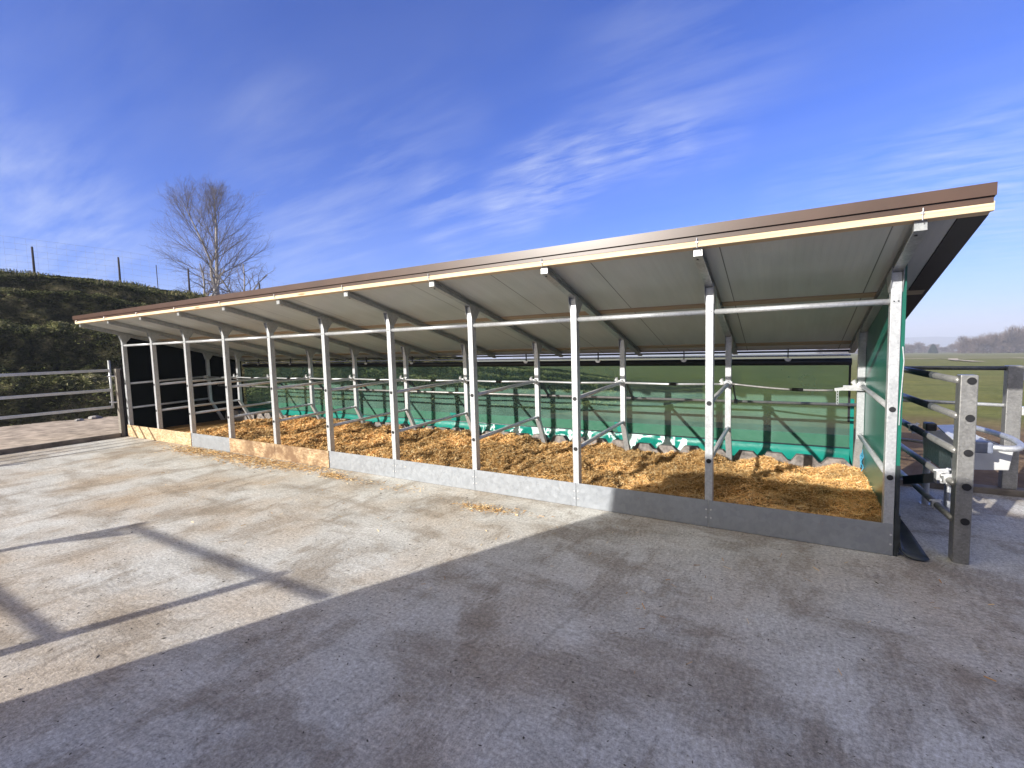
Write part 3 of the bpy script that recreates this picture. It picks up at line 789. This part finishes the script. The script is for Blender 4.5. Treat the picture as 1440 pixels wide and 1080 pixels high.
ii, jj = np.meshgrid(np.arange(ny - 1), np.arange(nx - 1), indexing='ij')
F1 = np.stack([ii * nx + jj, ii * nx + jj + 1, (ii + 1) * nx + jj + 1, (ii + 1) * nx + jj], -1).reshape(-1, 4)
n = 250000
u_ = rng.random(n); x = .05 - 10.9 * u_ ** 1.35; y = rng.uniform(.01, 1.85, n)
z = bed_z(x, y) + np.abs(rng.normal(0, .010, n)) + .001
D = rng.normal(size=(n, 3)) * np.array([1, 1, .38]); D /= np.linalg.norm(D, axis=1)[:, None]
L = rng.uniform(.014, .06, n); near = sstep(-7, 0, x); Wd = (.0027 + .0028 * (1 - near)) * rng.uniform(.7, 1.4, n)
V2, F2 = strands(np.stack([x, y, z], 1), D, L, Wd)
pal = np.array([(.70, .43, .17), (.60, .34, .115), (.80, .56, .27), (.32, .18, .07), (.48, .26, .09), (.86, .69, .40)])
clumpc = fbm(x * 2.2, y * 2.2, 31)
pi_ = rng.choice(6, n, p=[.26, .24, .2, .11, .12, .07]); c2 = pal[pi_] * (0.72 + .56 * sstep(.3, .62, clumpc))[:, None] * rng.uniform(.85, 1.15, (n, 1))
c1 = np.full((len(F1), 3), .2)
o = fastmesh('bedding_straw', np.concatenate([V1, V2]), np.concatenate([F1, F2 + len(V1)]), [M['bed'], M['straw']], np.concatenate([c1, c2]))
mi = np.zeros(len(F1) + len(F2), np.int32); mi[len(F1):] = 1; o.data.polygons.foreach_set('material_index', mi)
tag(o, 'golden loose straw bedding heaped along the floor of the shelter', 'straw', kind='stuff')
# straw and crumbs scattered on the yard
pts = []
def scat(cx, cy, sx_, sy_, n): pts.append(np.stack([rng.normal(cx, sx_, n), rng.normal(cy, sy_, n)], 1))
scat(-9.0, -.20, .45, .12, 1800); scat(-7.9, -.25, .35, .12, 500); scat(-7.1, -.24, .45, .12, 1800); scat(-6.2, -.16, .35, .08, 500); scat(-5.62, -.27, .10, .05, 420); scat(-5.3, -.3, .1, .04, 120); scat(-4.6, -.3, .3, .08, 120)
scat(-3.2, -.45, .12, .05, 330); scat(-2.9, -.42, .15, .05, 90); scat(-8.3, -.12, 1.0, .05, 900); scat(-5, -1.0, 3, .6, 160); scat(-1, -1.0, 2, .8, 50)
Pq = np.concatenate(pts); Pq = Pq[Pq[:, 1] < -.03]; n = len(Pq)
D = rng.normal(size=(n, 3)) * np.array([1, 1, .08]); D /= np.linalg.norm(D, axis=1)[:, None]
Vv, Ff = strands(np.column_stack([Pq, rng.uniform(.003, .014, n)]), D, rng.uniform(.015, .06, n), rng.uniform(.003, .006, n))
tag(fastmesh('scattered_straw', Vv, Ff, M['straw'], pal[rng.choice(6, n)] * .9), 'loose wisps of straw blown over the concrete beside the low boards', 'straw', kind='stuff')
n = 2600
x = rng.uniform(-7, 3.5, n); y = rng.uniform(-4.2, -.05, n); s = rng.uniform(.0012, .004, n) * np.where(rng.random(n) < .05, 1.7, 1)
Vs = []; Fs = []
ang_ = rng.uniform(0, 6.28, n); el = rng.uniform(1, 4, n)
for i in range(n):
    ca, sa = math.cos(ang_[i]), math.sin(ang_[i]); o_ = len(Vs)
    for a, b_, c_ in ((-el[i], 0, 0), (0, -1, 0), (el[i], 0, 0), (0, 1, 0), (0, 0, .8)):
        Vs.append((x[i] + (a * ca - b_ * sa) * s[i], y[i] + (a * sa + b_ * ca) * s[i], .001 + c_ * s[i]))
    Fs += [(o_, o_ + 1, o_ + 4), (o_ + 1, o_ + 2, o_ + 4), (o_ + 2, o_ + 3, o_ + 4), (o_ + 3, o_, o_ + 4)]
M['crumb'] = m_simple('dried_dirt', (.06, .05, .04), .9)
tag(fastmesh('dirt_crumbs', np.array(Vs), np.array(Fs), M['crumb'], k=3), 'small dark crumbs of dried dirt dotted over the concrete', 'dirt', kind='stuff')

# blue twine on the end rear post
b = MB()
for i in range(7):
    a = rnd.uniform(0, 6); pts = [(.045 + .012 * math.sin(j * 1.1 + a), D0 - .02 - .012 * i + .01 * math.sin(j + a), .46 - .02 * j - .01 * i) for j in range(8)]
    b.tube(pts, .0035, 5)
tag(b.build('twine', M['blue']), 'blue twine knotted low on the rear post of the end bay', 'twine')

# ------------------------------------------------------------------ right hand fence and trough
def cap_on(bld, x, y, z): bld.tube([(x, y + .004, z), (x, y - .006, z)], .024, 16)
f1 = empty('pipe_fence', (.405, .10, 0), 'tubular steel fence of five rails running back from the near square post', 'fence')
def sub(b, name, mat, par, **kw):
    o = b.build(name, mat, None, **kw); o.parent = par; o.location = -Vector(par.location); return o
b = MB(); b.box((.392, .048, 0), (.482, .150, 1.30)); po = sub(b, 'post', M['galv_dull'], f1, bevel=.006)
for z in (1.262, 1.012, .775, .541, .300):
    b = MB(); cap_on(b, .447, .046, z); c = b.build('hole_cap', M['black']); c.parent = po
for z in (1.261, 1.017, .776, .545, .296):
    b = MB(); b.tube([(.398, .10, z), (.398 - .052, 1.0, z + .004), (.398 - .12, 2.1, z + .008)], .0235, 14)
    sub(b, 'rail', M['galv_dull'], f1, smooth=True)
    if z > 1.0:
        b = MB(); b.tube([(.372, .55, z + .002), (.30, 1.74, z + .006)], .0262, 14); sub(b, 'sleeve', M['galv_dark'], f1, smooth=True)
    elif z > .7:
        b = MB(); b.tube([(.362, .72, z + .002), (.30, 1.74, z + .006)], .0262, 14); sub(b, 'sleeve', M['galv_dark'], f1, smooth=True)
def clampy(x, y, z, s, par):
    b = MB(); b.box((x - .036 * s, y - .03 * s, z - .036 * s), (x + .036 * s, y + .03 * s, z + .036 * s))
    b.tube([(x - .05 * s, y, z + .03 * s), (x + .05 * s, y, z + .045 * s)], .009 * s, 8); b.tube([(x + .03 * s, y, z - .05 * s), (x + .03 * s, y, z + .055 * s)], .009 * s, 8)
    b.box((x - .015, y - .045 * s, z - .055 * s), (x + .025, y - .02, z - .03 * s))
    return sub(b, 'pipe_clamp', M['zinc'], par, bevel=.005)
clampy(.382, .33, .547, 1.0, f1); clampy(.389, .21, .547, .8, f1); clampy(.375, .42, .30, .75, f1); clampy(.345, 1.05, .777, .8, f1)
b = MB(); b.bar((.365, .42, .50), (.28, .95, .33), .02, .07); sub(b, 'lever', M['black'], f1)
# far fence behind the trough
f2 = empty('pipe_fence', (1.29, 2.13, 0), 'steel fence panel standing behind the drinking trough at the edge of the field', 'fence')
b = MB(); b.box((1.225, 2.09, .06), (1.335, 2.19, 1.262)); po = sub(b, 'post', M['galv_dull'], f2, bevel=.006)
b = MB(); b.box((1.334, 2.11, 1.12), (1.36, 2.17, 1.20)); b.tube([(1.34, 2.13, 1.13), (1.55, 2.1, 1.12)], .008, 8); b.box((1.40, 2.09, 1.10), (1.43, 2.15, 1.17))
b.box((1.334, 2.08, .79), (1.36, 2.15, .87)); b.tube([(1.34, 2.11, .83), (1.6, 2.06, .83)], .007, 8); b.box((1.41, 2.07, .78), (1.435, 2.13, .88))
sub(b, 'hinge', M['zinc'], f2, bevel=.003)
for z, r_ in ((1.235, .020), (.875, .0165)):
    b = MB(); b.tube([(1.226, 2.14, z), (.2, 2.65, z - .02)], r_, 12); sub(b, 'rail', M['galv_dark'] if z > 1 else M['galv'], f2, smooth=True)
b = MB(); b.tube([(1.226, 2.14, .42), (.2, 2.65, .42)], .0165, 12); sub(b, 'rail', M['galv_dull'], f2, smooth=True)
# pale gate stile at the right edge
t0 = empty('metal_gate', (1.62, 2.02, 0), 'pale steel gate stile cut by the right edge beyond the trough', 'gate')
b = MB(); b.box((1.60, 1.99, .05), (1.66, 2.05, 1.28)); sub(b, 'stile', M['zinc'], t0, bevel=.004)
for z in (1.23, .9, .5, .12):
    b = MB(); b.tube([(1.66, 2.02, z), (3.9, 1.75, z)], .02, 10); sub(b, 'rail', M['galv'], t0, smooth=True)
# trough
tg = empty('drinking_trough', (.72, 1.05, 0), 'pale metal drinking trough on legs with a round guard tube behind the near fence post', 'trough')
A, B_, C_, D_ = Vector((.88, .74, .69)), Vector((.52, .62, .69)), Vector((.50, 1.50, .69)), Vector((.82, 1.64, .69))
b = MB()
inn = lambda p, c, k: p + (c - p) * k
cen = (A + B_ + C_ + D_) / 4
dn = Vector((0, 0, -.165))
lowr = [inn(p, cen, .07) + dn for p in (A, B_, C_, D_)]
topi = [inn(p, cen, .06) for p in (A, B_, C_, D_)]
boti = [inn(p, cen, .16) + dn * .85 for p in (A, B_, C_, D_)]
fs = []
for i in range(4):
    j = (i + 1) % 4
    fs += [(i, j, 4 + j, 4 + i), (8 + i, 8 + j, j, i), (12 + i, 12 + j, 8 + j, 8 + i)]
fs += [(4, 5, 6, 7), (15, 14, 13, 12)]
b.add([A, B_, C_, D_] + lowr + topi + boti, fs); sub(b, 'basin', M['white'], tg, bevel=.01)
b = MB()
b.prism([(.60, 1.55, .725), (.79, 1.66, .725), (.765, .80, .715), (.56, .78, .712)], (0, 0, .012)); sub(b, 'lid', M['white'], tg, bevel=.004)
b = MB(); b.prism([(.516, .66, .675), (.498, 1.46, .675), (.51, 1.44, .46), (.528, .70, .46)], (-.008, 0, 0)); sub(b, 'side_shade', M['galv_dark'], tg)  # dark sheet added to paint the shade on the basin's long side
b = MB(); b.box((.50, 1.40, .70), (.58, 1.52, .77)); sub(b, 'valve_housing', M['black'], tg, bevel=.012)
pts = [Vector(q) for q in ((.68, .50, .745), (.76, .47, .745), (.83, .50, .75), (.865, .60, .76), (.87, .80, .77), (.85, 1.1, .765), (.82, 1.45, .75))]
sm_ = []
for i in range(len(pts) - 1):
    for k in range(5):
        t_ = k / 5; p0_ = pts[max(i - 1, 0)]; p1_ = pts[i]; p2_ = pts[i + 1]; p3_ = pts[min(i + 2, len(pts) - 1)]
        sm_.append(.5 * ((2 * p1_) + (p2_ - p0_) * t_ + (2 * p0_ - 5 * p1_ + 4 * p2_ - p3_) * t_ ** 2 + (3 * p1_ - p0_ - 3 * p2_ + p3_) * t_ ** 3))
b = MB(); b.tube(sm_ + [pts[-1]], .022, 12); sub(b, 'guard_tube', M['galv'], tg, smooth=True)
b = MB(); b.box((.575, .46, .70), (.69, .53, .785)); sub(b, 'bracket', M['bluegrey'], tg, bevel=.014)
for (x, y) in ((.655, 1.33), (.53, 1.46), (.80, 1.55)):
    b = MB(); b.tube([(x, y, 0), (x, y, .54)], .027, 12); b.box((x - .04, y - .04, .001), (x + .04, y + .04, .007)); sub(b, 'leg', M['galv'], tg, smooth=False)
# rubber flap curling out from under the end panel
b = MB(); P = []
apex = Vector((.105, .62, .24))
curve = [(.095, .02, .17), (.097, .0, .10), (.105, -.015, .045), (.135, -.03, .012), (.18, -.035, .004), (.225, -.03, .008), (.262, -.01, .022)]
for i in range(11):
    t_ = i / 10
    P.append([tuple(apex.lerp(Vector(c_), t_ ** .9) + Vector((0, 0, .018 * math.sin(t_ * 5 + k_) * .4))) for k_, c_ in enumerate(curve)])
b.grid(P); fo = b.build('rubber_flap', M['rubber'], smooth=True)
sm = fo.modifiers.new('thick', 'SOLIDIFY'); sm.thickness = .008
tag(fo, 'black rubber flap curling onto the concrete at the foot of the end post', 'rubber flap')

# ------------------------------------------------------------------ left gate
gt = empty('metal_gate', (-12.2, -.17, 0), 'galvanised three rail gate shut across the gravel left of the shelter', 'gate')
for z in (1.335, .945, .605):
    b = MB(); b.bar((-12.2, -.17, z), (-12.2, -5.2, z), .035, .05); sub(b, 'rail', M['galv'], gt, bevel=.005)
b = MB(); b.tube([(-12.2, -.15, .58), (-12.2, -.15, 1.53)], .022, 10); sub(b, 'stile', M['galv'], gt, smooth=True)
b = MB(); b.tube([(-12.2, -5.2, .58), (-12.2, -5.2, 1.36)], .022, 10); sub(b, 'stile', M['galv'], gt, smooth=True)
b = MB()
for z in (1.22, .70): b.tube([(-12.2, -.20, z), (-12.15, -.04, z - .01)], .012, 8)
sub(b, 'hinge', M['zinc'], gt)
b = MB(); b.bar((-12.15, -.052, 0), (-12.15, -.052, 1.36), .10, .07, (0, 1, 0)); b.bar((-12.146, .035, 0), (-12.146, .035, 1.36), .06, .06, (0, 1, 0), mi=1)
tag(b.build('gate_post', [M['plank'], M['postwood']], bevel=.006), 'weathered wooden gate post between the shelter corner and the gate', 'gate post')
b = MB(); b.bar((-12.2, -5.28, 0), (-12.2, -5.28, 1.5), .1, .1, (0, 1, 0))
tag(b.build('gate_post', [M['plank']], bevel=.006), 'wooden latch post at the free end of the left gate', 'gate post')
def rock(x, y, s, lab):
    b = MB(); vs = []; fs = []
    n1, n2 = 7, 10
    for i in range(n1 + 1):
        th = math.pi * i / n1
        for j in range(n2):
            a = 2 * math.pi * j / n2; q = 1 + .25 * math.sin(3 * a + i) + rnd.uniform(-.1, .1)
            vs.append((x + s * q * math.sin(th) * math.cos(a), y + s * 1.3 * q * math.sin(th) * math.sin(a), .06 + s * .6 * (math.cos(th) + .6)))
    for i in range(n1):
        for j in range(n2): fs.append((i * n2 + j, (i + 1) * n2 + j, (i + 1) * n2 + (j + 1) % n2, i * n2 + (j + 1) % n2))
    b.add(vs, fs); tag(b.build('stone', M['stone']), lab, 'stone', 'stones at the foot of the bank')
rock(-15.5, .30, .07, 'smaller left stone at the foot of the dark bank'); rock(-15.55, .62, .10, 'larger right stone at the foot of the dark bank')

# ------------------------------------------------------------------ fence on top of the bank
ridge = []
for dd in ((-100, 24.2), (-84, 23.3), (-75.1, 22.9), (-69.5, 22.25), (-64.2, 21.6), (-58, 20.6), (-50, 18.6), (-42, 16.8)):
    a = math.radians(dd[0]); r = dd[1] + .4; x = CAM.x + r * math.sin(a); y = CAM.y + r * math.cos(a); ridge.append((x, y, zt(x, y)))
labs = ['bank top fence post outside the left edge of the photo', 'bank top fence post just left of the photo', 'leftmost dark fence post on top of the bank', 'middle dark fence post on top of the bank', 'dark bank top fence post nearest the bare tree',
        'bank top fence post hidden behind the left end of the roof', 'bank fence post behind the middle of the shelter', 'lowest bank fence post behind the shelter']
for (x, y, z), lb in zip(ridge, labs):
    b = MB(); b.tube([(x, y, z - .3), (x + .02, y, z + .5), (x + .03, y, z + 1.0)], [.038, .034, .030], 8)
    tag(b.build('fence_post', M['postwood'], smooth=True, origin=(x, y, z)), lb, 'fence post', 'posts of the wire fence on the bank')
b = MB()
for i in range(len(ridge) - 1):
    p, q = Vector(ridge[i]), Vector(ridge[i + 1]); L = (q - p).length
    for h in (.05, .25, .45, .65, .85, 1.05, 1.25): b.tube([p + Vector((0, 0, h)), q + Vector((0, 0, h))], .0028, 3, cap=False)
    nn = int(L / .25)
    for k in range(nn): 
        c_ = p.lerp(q, (k + .5) / nn); b.tube([c_, c_ + Vector((0, 0, 1.25))], .0024, 3, cap=False)
tag(b.build('wire_mesh_fence', M['wire']), 'fine wire mesh strung between the posts along the bank top', 'wire fence')
x, y = CAM.x + 22.2 * math.sin(math.radians(-66.7)), CAM.y + 22.2 * math.cos(math.radians(-66.7))
b = MB(); b.tube([(x, y, zt(x, y) - .2), (x, y, zt(x, y) + .95)], .014, 6)
tag(b.build('fence_stake', M['postwood'], origin=(x, y, zt(x, y))), 'thin stake between the middle and right posts of the bank fence', 'stake')

# ------------------------------------------------------------------ bare trees
def grow(segs, p, d, length, r, lvl, maxl, rd, spread, upw, nkids, wig=.12):
    """append tapered polylines; children along the outer part"""
    n = 5 if lvl < 2 else 4 if lvl < 4 else 3
    pts = [p.copy()]; rs = [r]; dd = d.normalized()
    for i in range(n):
        dd = (dd + Vector((rd.gauss(0, wig), rd.gauss(0, wig), rd.gauss(0, wig) + upw))).normalized()
        pts.append(pts[-1] + dd * length / n); rs.append(r * (1 - .75 * (i + 1) / n) if lvl else r * (1 - .6 * (i + 1) / n))
    segs.append((pts, rs, lvl))
    if lvl >= maxl: return
    k = nkids[lvl]
    for i in range(k):
        t = (.18 if lvl else .12) + .8 * (i + rd.random() * .6) / k; t = min(t, .97)
        idx = min(int(t * n), n - 1); ff = t * n - idx
        q = pts[idx].lerp(pts[idx + 1], ff); base = (pts[idx + 1] - pts[idx]).normalized()
        az = i * 2.4 + rd.random() * 1.2
        ax = base.orthogonal().normalized(); ay = base.cross(ax)
        sa = math.radians(spread[lvl] * rd.uniform(.75, 1.2))
        nd = base * math.cos(sa) + (ax * math.cos(az) + ay * math.sin(az)) * math.sin(sa)
        grow(segs, q, nd, length * rd.uniform(.42, .62) * (1.1 - .55 * t), max(rs[idx] * .5, .0038), lvl + 1, maxl, rd, spread, upw, nkids, wig)
def tree_obj(name, segs, root, split=1, sides=(8, 5, 4, 3, 3, 3), mats=None, parent=None):
    tb = MB(); cb = MB()
    for pts, rs, lvl in segs:
        (tb if lvl <= split - 1 else cb).tube(pts, rs, sides[lvl], cap=False)
    a = tb.build('trunk', mats[0], None, smooth=True); a.parent = root
    c = cb.build('crown', mats[1], None); c.parent = root
    return root
a = math.radians(-61.9); DT = 42; tx, ty = CAM.x + DT * math.sin(a), CAM.y + DT * math.cos(a); tz = zt(tx, ty)
tr_ = empty('bare_tree', (tx, ty, tz - .1), 'tall leafless tree with a rounded crown on the hill behind the shelter', 'tree')
rd = random.Random(21); segs = []
H = 14.2 - tz
pr_ = Vector((math.cos(a), -math.sin(a), 0))          # picture-right seen from the yard
# twin stems
segs.append(([Vector((0, 0, 0)), Vector((.02, 0, 1.4)), Vector((.0, 0, 2.3))], [.26, .22, .2], 0))
def stem(p0, way, r0, kids, seed, side):
    rd2 = random.Random(seed); pts = [p0] + way; n = len(pts)
    rs = [r0 * (1 - .88 * i / (n - 1)) for i in range(n)]
    segs.append((pts, rs, 0)); C0 = Vector((0, 0, H * .60)); ea, ec = 3.75, H * .42
    for i in range(kids):
        t = .05 + .92 * i / kids; f = t * (n - 1); k = int(f); q = pts[k].lerp(pts[k + 1], f - k); rr_ = rs[k]
        az = i * 2.39996 + rd2.random() * .6; el = math.radians(rd2.uniform(8, 30) + 48 * t)
        d = Vector((math.cos(az) * math.cos(el), math.sin(az) * math.cos(el), math.sin(el)))
        if d.dot(pr_) * side < -.25: d -= pr_ * d.dot(pr_) * .5
        d.normalize(); o = q - C0; S = Vector((1 / ea, 1 / ea, 1 / ec)); od = Vector((o.x * S.x, o.y * S.y, o.z * S.z)); dd = Vector((d.x * S.x, d.y * S.y, d.z * S.z))
        A_ = dd.dot(dd); B2 = od.dot(dd); C2_ = od.dot(od) - 1; disc = B2 * B2 - A_ * C2_
        ln = ((-B2 + math.sqrt(disc)) / A_) if disc > 0 else 1.2
        grow(segs, q, d, max(.9, ln) * rd2.uniform(.85, 1.02), max(rr_ * .30, .022), 1, 4, rd2, (0, 27, 32, 38), .035, (0, 11, 6, 3), .07)
stem(Vector((-.0, 0, 2.2)), [pr_ * .12 + Vector((0, 0, 3.6)), pr_ * .16 + Vector((.1, 0, 5.2)), pr_ * .12 + Vector((0, .2, 7.0)), pr_ * .3 + Vector((0, 0, 8.6)), pr_ * .35 + Vector((0, 0, H - .6))], .15, 26, 5, 1)
stem(Vector((-.0, 0, 2.0)), [pr_ * -.22 + Vector((0, 0, 3.2)), pr_ * -.45 + Vector((.1, .2, 4.4)), pr_ * -.75 + Vector((0, .1, 5.8)), pr_ * -1.25 + Vector((0, 0, 7.4)), pr_ * -1.6 + Vector((0, 0, H - 1.5))], .125, 22, 8, -1)
tree_obj('bare_tree', segs, tr_, 1, (10, 6, 4, 3, 3), (M['bark'], M['twig']))
def bush(ang_d, dist, h, seed, label):
    a = math.radians(ang_d); x, y = CAM.x + dist * math.sin(a), CAM.y + dist * math.cos(a); z = zt(x, y)
    root = empty('bare_tree', (x, y, z - .1), label, 'tree'); rd = random.Random(seed); sg = []
    for i in range(3): grow(sg, Vector((0, 0, .0)), Vector((rd.uniform(-.4, .4), rd.uniform(-.4, .4), 1)), h, .09, 0, 3, rd, (52, 50, 45), .0, (9, 7, 4), .2)
    tree_obj('t', sg, root, 1, (6, 4, 3, 3, 3), (M['bark'], M['twig']))
bush(-63.2, 36, 3.3, 3, 'low gnarled bare fruit tree left of the tall tree trunk'); bush(-60.1, 37, 3.9, 9, 'low spreading bare fruit tree right of the tall tree trunk')

# far trees
def far_tree(seed, h, wdt, sprig=2400):
    rd = random.Random(seed); root = empty('bare_tree', (0, 0, 0), 'x', 'tree', 'bare trees of the wood beyond the fields')
    tb = MB(); tb.tube([(0, 0, -1), (rd.uniform(-.3, .3), 0, h * .35), (rd.uniform(-.6, .6), 0, h * .8)], [h * .028, h * .02, h * .006], 6)
    for i in range(9):
        a_ = i * 2.4; z0 = h * (.2 + .05 * i); e = Vector((math.cos(a_) * wdt * .42, math.sin(a_) * wdt * .42, z0 + h * .3))
        tb.tube([(0, 0, z0), tuple(Vector((0, 0, z0)).lerp(e, .5) + Vector((0, 0, -.4))), tuple(e)], [h * .011, h * .007, h * .003], 4)
    t_ = tb.build('trunk', M['twig'], None); t_.parent = root
    g = np.random.default_rng(seed)
    nb_ = 34; cen = np.stack([g.normal(0, wdt * .22, nb_), g.normal(0, wdt * .22, nb_), h * g.uniform(.08, .86, nb_)], 1)
    k_ = g.integers(0, nb_, sprig); P = cen[k_] + g.normal(0, 1, (sprig, 3)) * np.array([wdt * .13, wdt * .13, h * .085])
    P[:, 2] = np.clip(P[:, 2], h * .02 * (1 + 4 * g.random(sprig)), h)
    D = P - np.array([0, 0, h * .25]); D += g.normal(0, h * .12, D.shape); D /= np.linalg.norm(D, axis=1)[:, None]
    L = g.uniform(.8, 2.2, sprig) * h / 14
    Vv, Ff = strands(P, D, L, g.uniform(.05, .16, sprig) * h / 14)
    c_ = fastmesh('crown', Vv, Ff, M['twig_far'], parent=root)
    return root
protos = [far_tree(31, 13.5, 11), far_tree(32, 12, 10), far_tree(33, 15, 10.5), far_tree(34, 9, 9)]
used = set()
desc = ['broad', 'narrow', 'tall', 'low rounded']
spots = []
rw = random.Random(12)
# tall wood at the right
for i in range(20):
    px = 1352 + i * 8.0 + rw.uniform(-3, 3); dist = rw.uniform(285, 330)
    spots.append((px, dist, rw.choice([0, 2, 2, 1]) , rw.uniform(.5, .86) * (.78 if i < 3 else 1), 'right'))
# lower trees farther off
for i in range(46):
    px = 1150 + i * 4.7 + rw.uniform(-3, 3); dist = rw.uniform(360, 430)
    spots.append((px, dist, rw.choice([3, 3, 1]), rw.uniform(.35, .6), 'left'))
for i in range(14):
    px = 1520 + i * 14; spots.append((px, rw.uniform(280, 330), rw.choice([0, 1, 2]), rw.uniform(.8, 1), 'out'))
nsp = 0
for i, (px, dist, k, s, side) in enumerate(spots):
    a = math.atan2(ray(px, 497).x, ray(px, 497).y)
    x, y = CAM.x + dist * math.sin(a), CAM.y + dist * math.cos(a)
    o = protos[k] if k not in used else copy_tree(protos[k]); used.add(k)
    o.location = (x, y, zt(x, y)); o.scale = (s, s, s); o.rotation_euler[2] = rw.uniform(0, 6.28)
    if side == 'right': o['label'] = 'bare deciduous tree in the tall wood at the right edge of the fields'
    elif side == 'left': o['label'] = 'bare low tree in the hazy line beyond the far field track'
    else: o['label'] = 'bare tree of the wood outside the right edge of the photo'
    o['group'] = {'right': 'tall bare trees of the wood on the right', 'left': 'low bare trees in the hazy far line', 'out': 'bare trees outside the right edge'}[side]
# one dark conifer
a = math.atan2(ray(1312, 497).x, ray(1312, 497).y); x, y = CAM.x + 330 * math.sin(a), CAM.y + 330 * math.cos(a)
cr_ = empty('conifer', (x, y, zt(x, y)), 'small dark evergreen standing alone before the hazy tree line', 'tree')
b = MB(); b.tube([(0, 0, -.5), (0, 0, 4.2)], [.25, .05], 6); o = b.build('trunk', M['twig'], None); o.parent = cr_
n = 1600; hz_ = rng.uniform(0, 1, n) ** 1.3; rad = (1 - hz_ ** 1.6) * 1.5 * rng.uniform(.4, 1.1, n) + .15; aa = rng.uniform(0, 6.28, n)
P = np.stack([rad * np.cos(aa), rad * np.sin(aa), .3 + hz_ * 4.4], 1); D = np.stack([np.cos(aa), np.sin(aa), np.full(n, -.35)], 1); D /= np.linalg.norm(D, axis=1)[:, None]
Vv, Ff = strands(P, D, np.full(n, .9), np.full(n, .35)); fastmesh('crown', Vv, Ff, M['conifer'], parent=cr_)

# ------------------------------------------------------------------ unseen barn and gate added behind the camera (they cast the yard's shade)
HB = 3.20
bn = empty('barn', (0, -8, 0), 'unseen barn behind the viewer standing in for the building that shades the near half of the yard, pale for fill light', 'barn')
b = MB(); b.prism([(-4.83, -6.0, 0), (7.5, -6.0, 0), (7.5, -6.0, HB), (-4.52, -6.0, HB), (-4.66, -6.0, 2.3), (-4.74, -6.0, 1.5)], (0, -.12, 0)); sub(b, 'front_wall', M['boards'], bn)  # left edge slanted to fit the shade line on the yard
b = MB(); b.box((-4.5, -12, 0), (-4.38, -6.13, 3.1)); b.box((7.3, -12, 0), (7.42, -6.13, 3.1)); b.box((-4.37, -12, 0), (7.29, -11.9, 3.1)); sub(b, 'rear_walls', M['boards'], bn)
b = MB(); b.prism([(-4.45, -6.0, HB + .002), (-4.45, -12.3, HB - .3), (-4.45, -12.3, HB - .22), (-4.45, -6.0, HB + .03)], (12.1, 0, 0)); sub(b, 'roof', M['roofgrey'], bn)
gb = empty('metal_gate', (-7.5, -6, 0), 'unseen steel gate frame added behind the viewer to throw bar shadows on the yard', 'gate')
for x in (-7.51, -5.35):
    b = MB(); b.box((x - .035, -6.035, 0), (x + .035, -5.965, 1.66)); sub(b, 'post', M['galv_dull'], gb)
for z, h, yy, xa, xb in ((1.62, .04, -6.0, -7.47, -4.75), (1.18, .03, -6.0, -7.47, -5.39), (1.06, .035, -6.04, -7.47, -5.39), (.86, .03, -6.04, -7.47, -5.39), (.6, .04, -6.04, -7.47, -5.39)):  # unseen rails, placed for the bar shadows they cast
    b = MB(); b.box((xa, yy - .02, z - h / 2), (xb, yy + .02, z + h / 2)); sub(b, 'rail', M['galv_dull'], gb)
b = MB(); b.prism([(-7.46, -6.0, 1.36), (-7.46, -6.0, 1.58), (-7.2, -6.0, 1.58)], (0, .01, 0)); sub(b, 'shade_wedge', M['galv_dull'], gb)  # unseen plate added to cast a wedge of shade

# ------------------------------------------------------------------ haze
b = MB(); b.box((-3200, -400, -260), (3300, 3300, 45))
hm = bpy.data.materials.new('haze'); hm.use_nodes = True; nt = hm.node_tree; nt.nodes.clear()
pv = nt.nodes.new('ShaderNodeVolumePrincipled'); pv.inputs['Color'].default_value = (.80, .86, 1, 1); pv.inputs['Density'].default_value = .0009; pv.inputs['Anisotropy'].default_value = 0.0
oo = nt.nodes.new('ShaderNodeOutputMaterial'); nt.links.new(pv.outputs[0], oo.inputs['Volume'])
tag(b.build('haze', hm), 'thin blue haze hanging over the far fields', 'haze', kind='stuff')
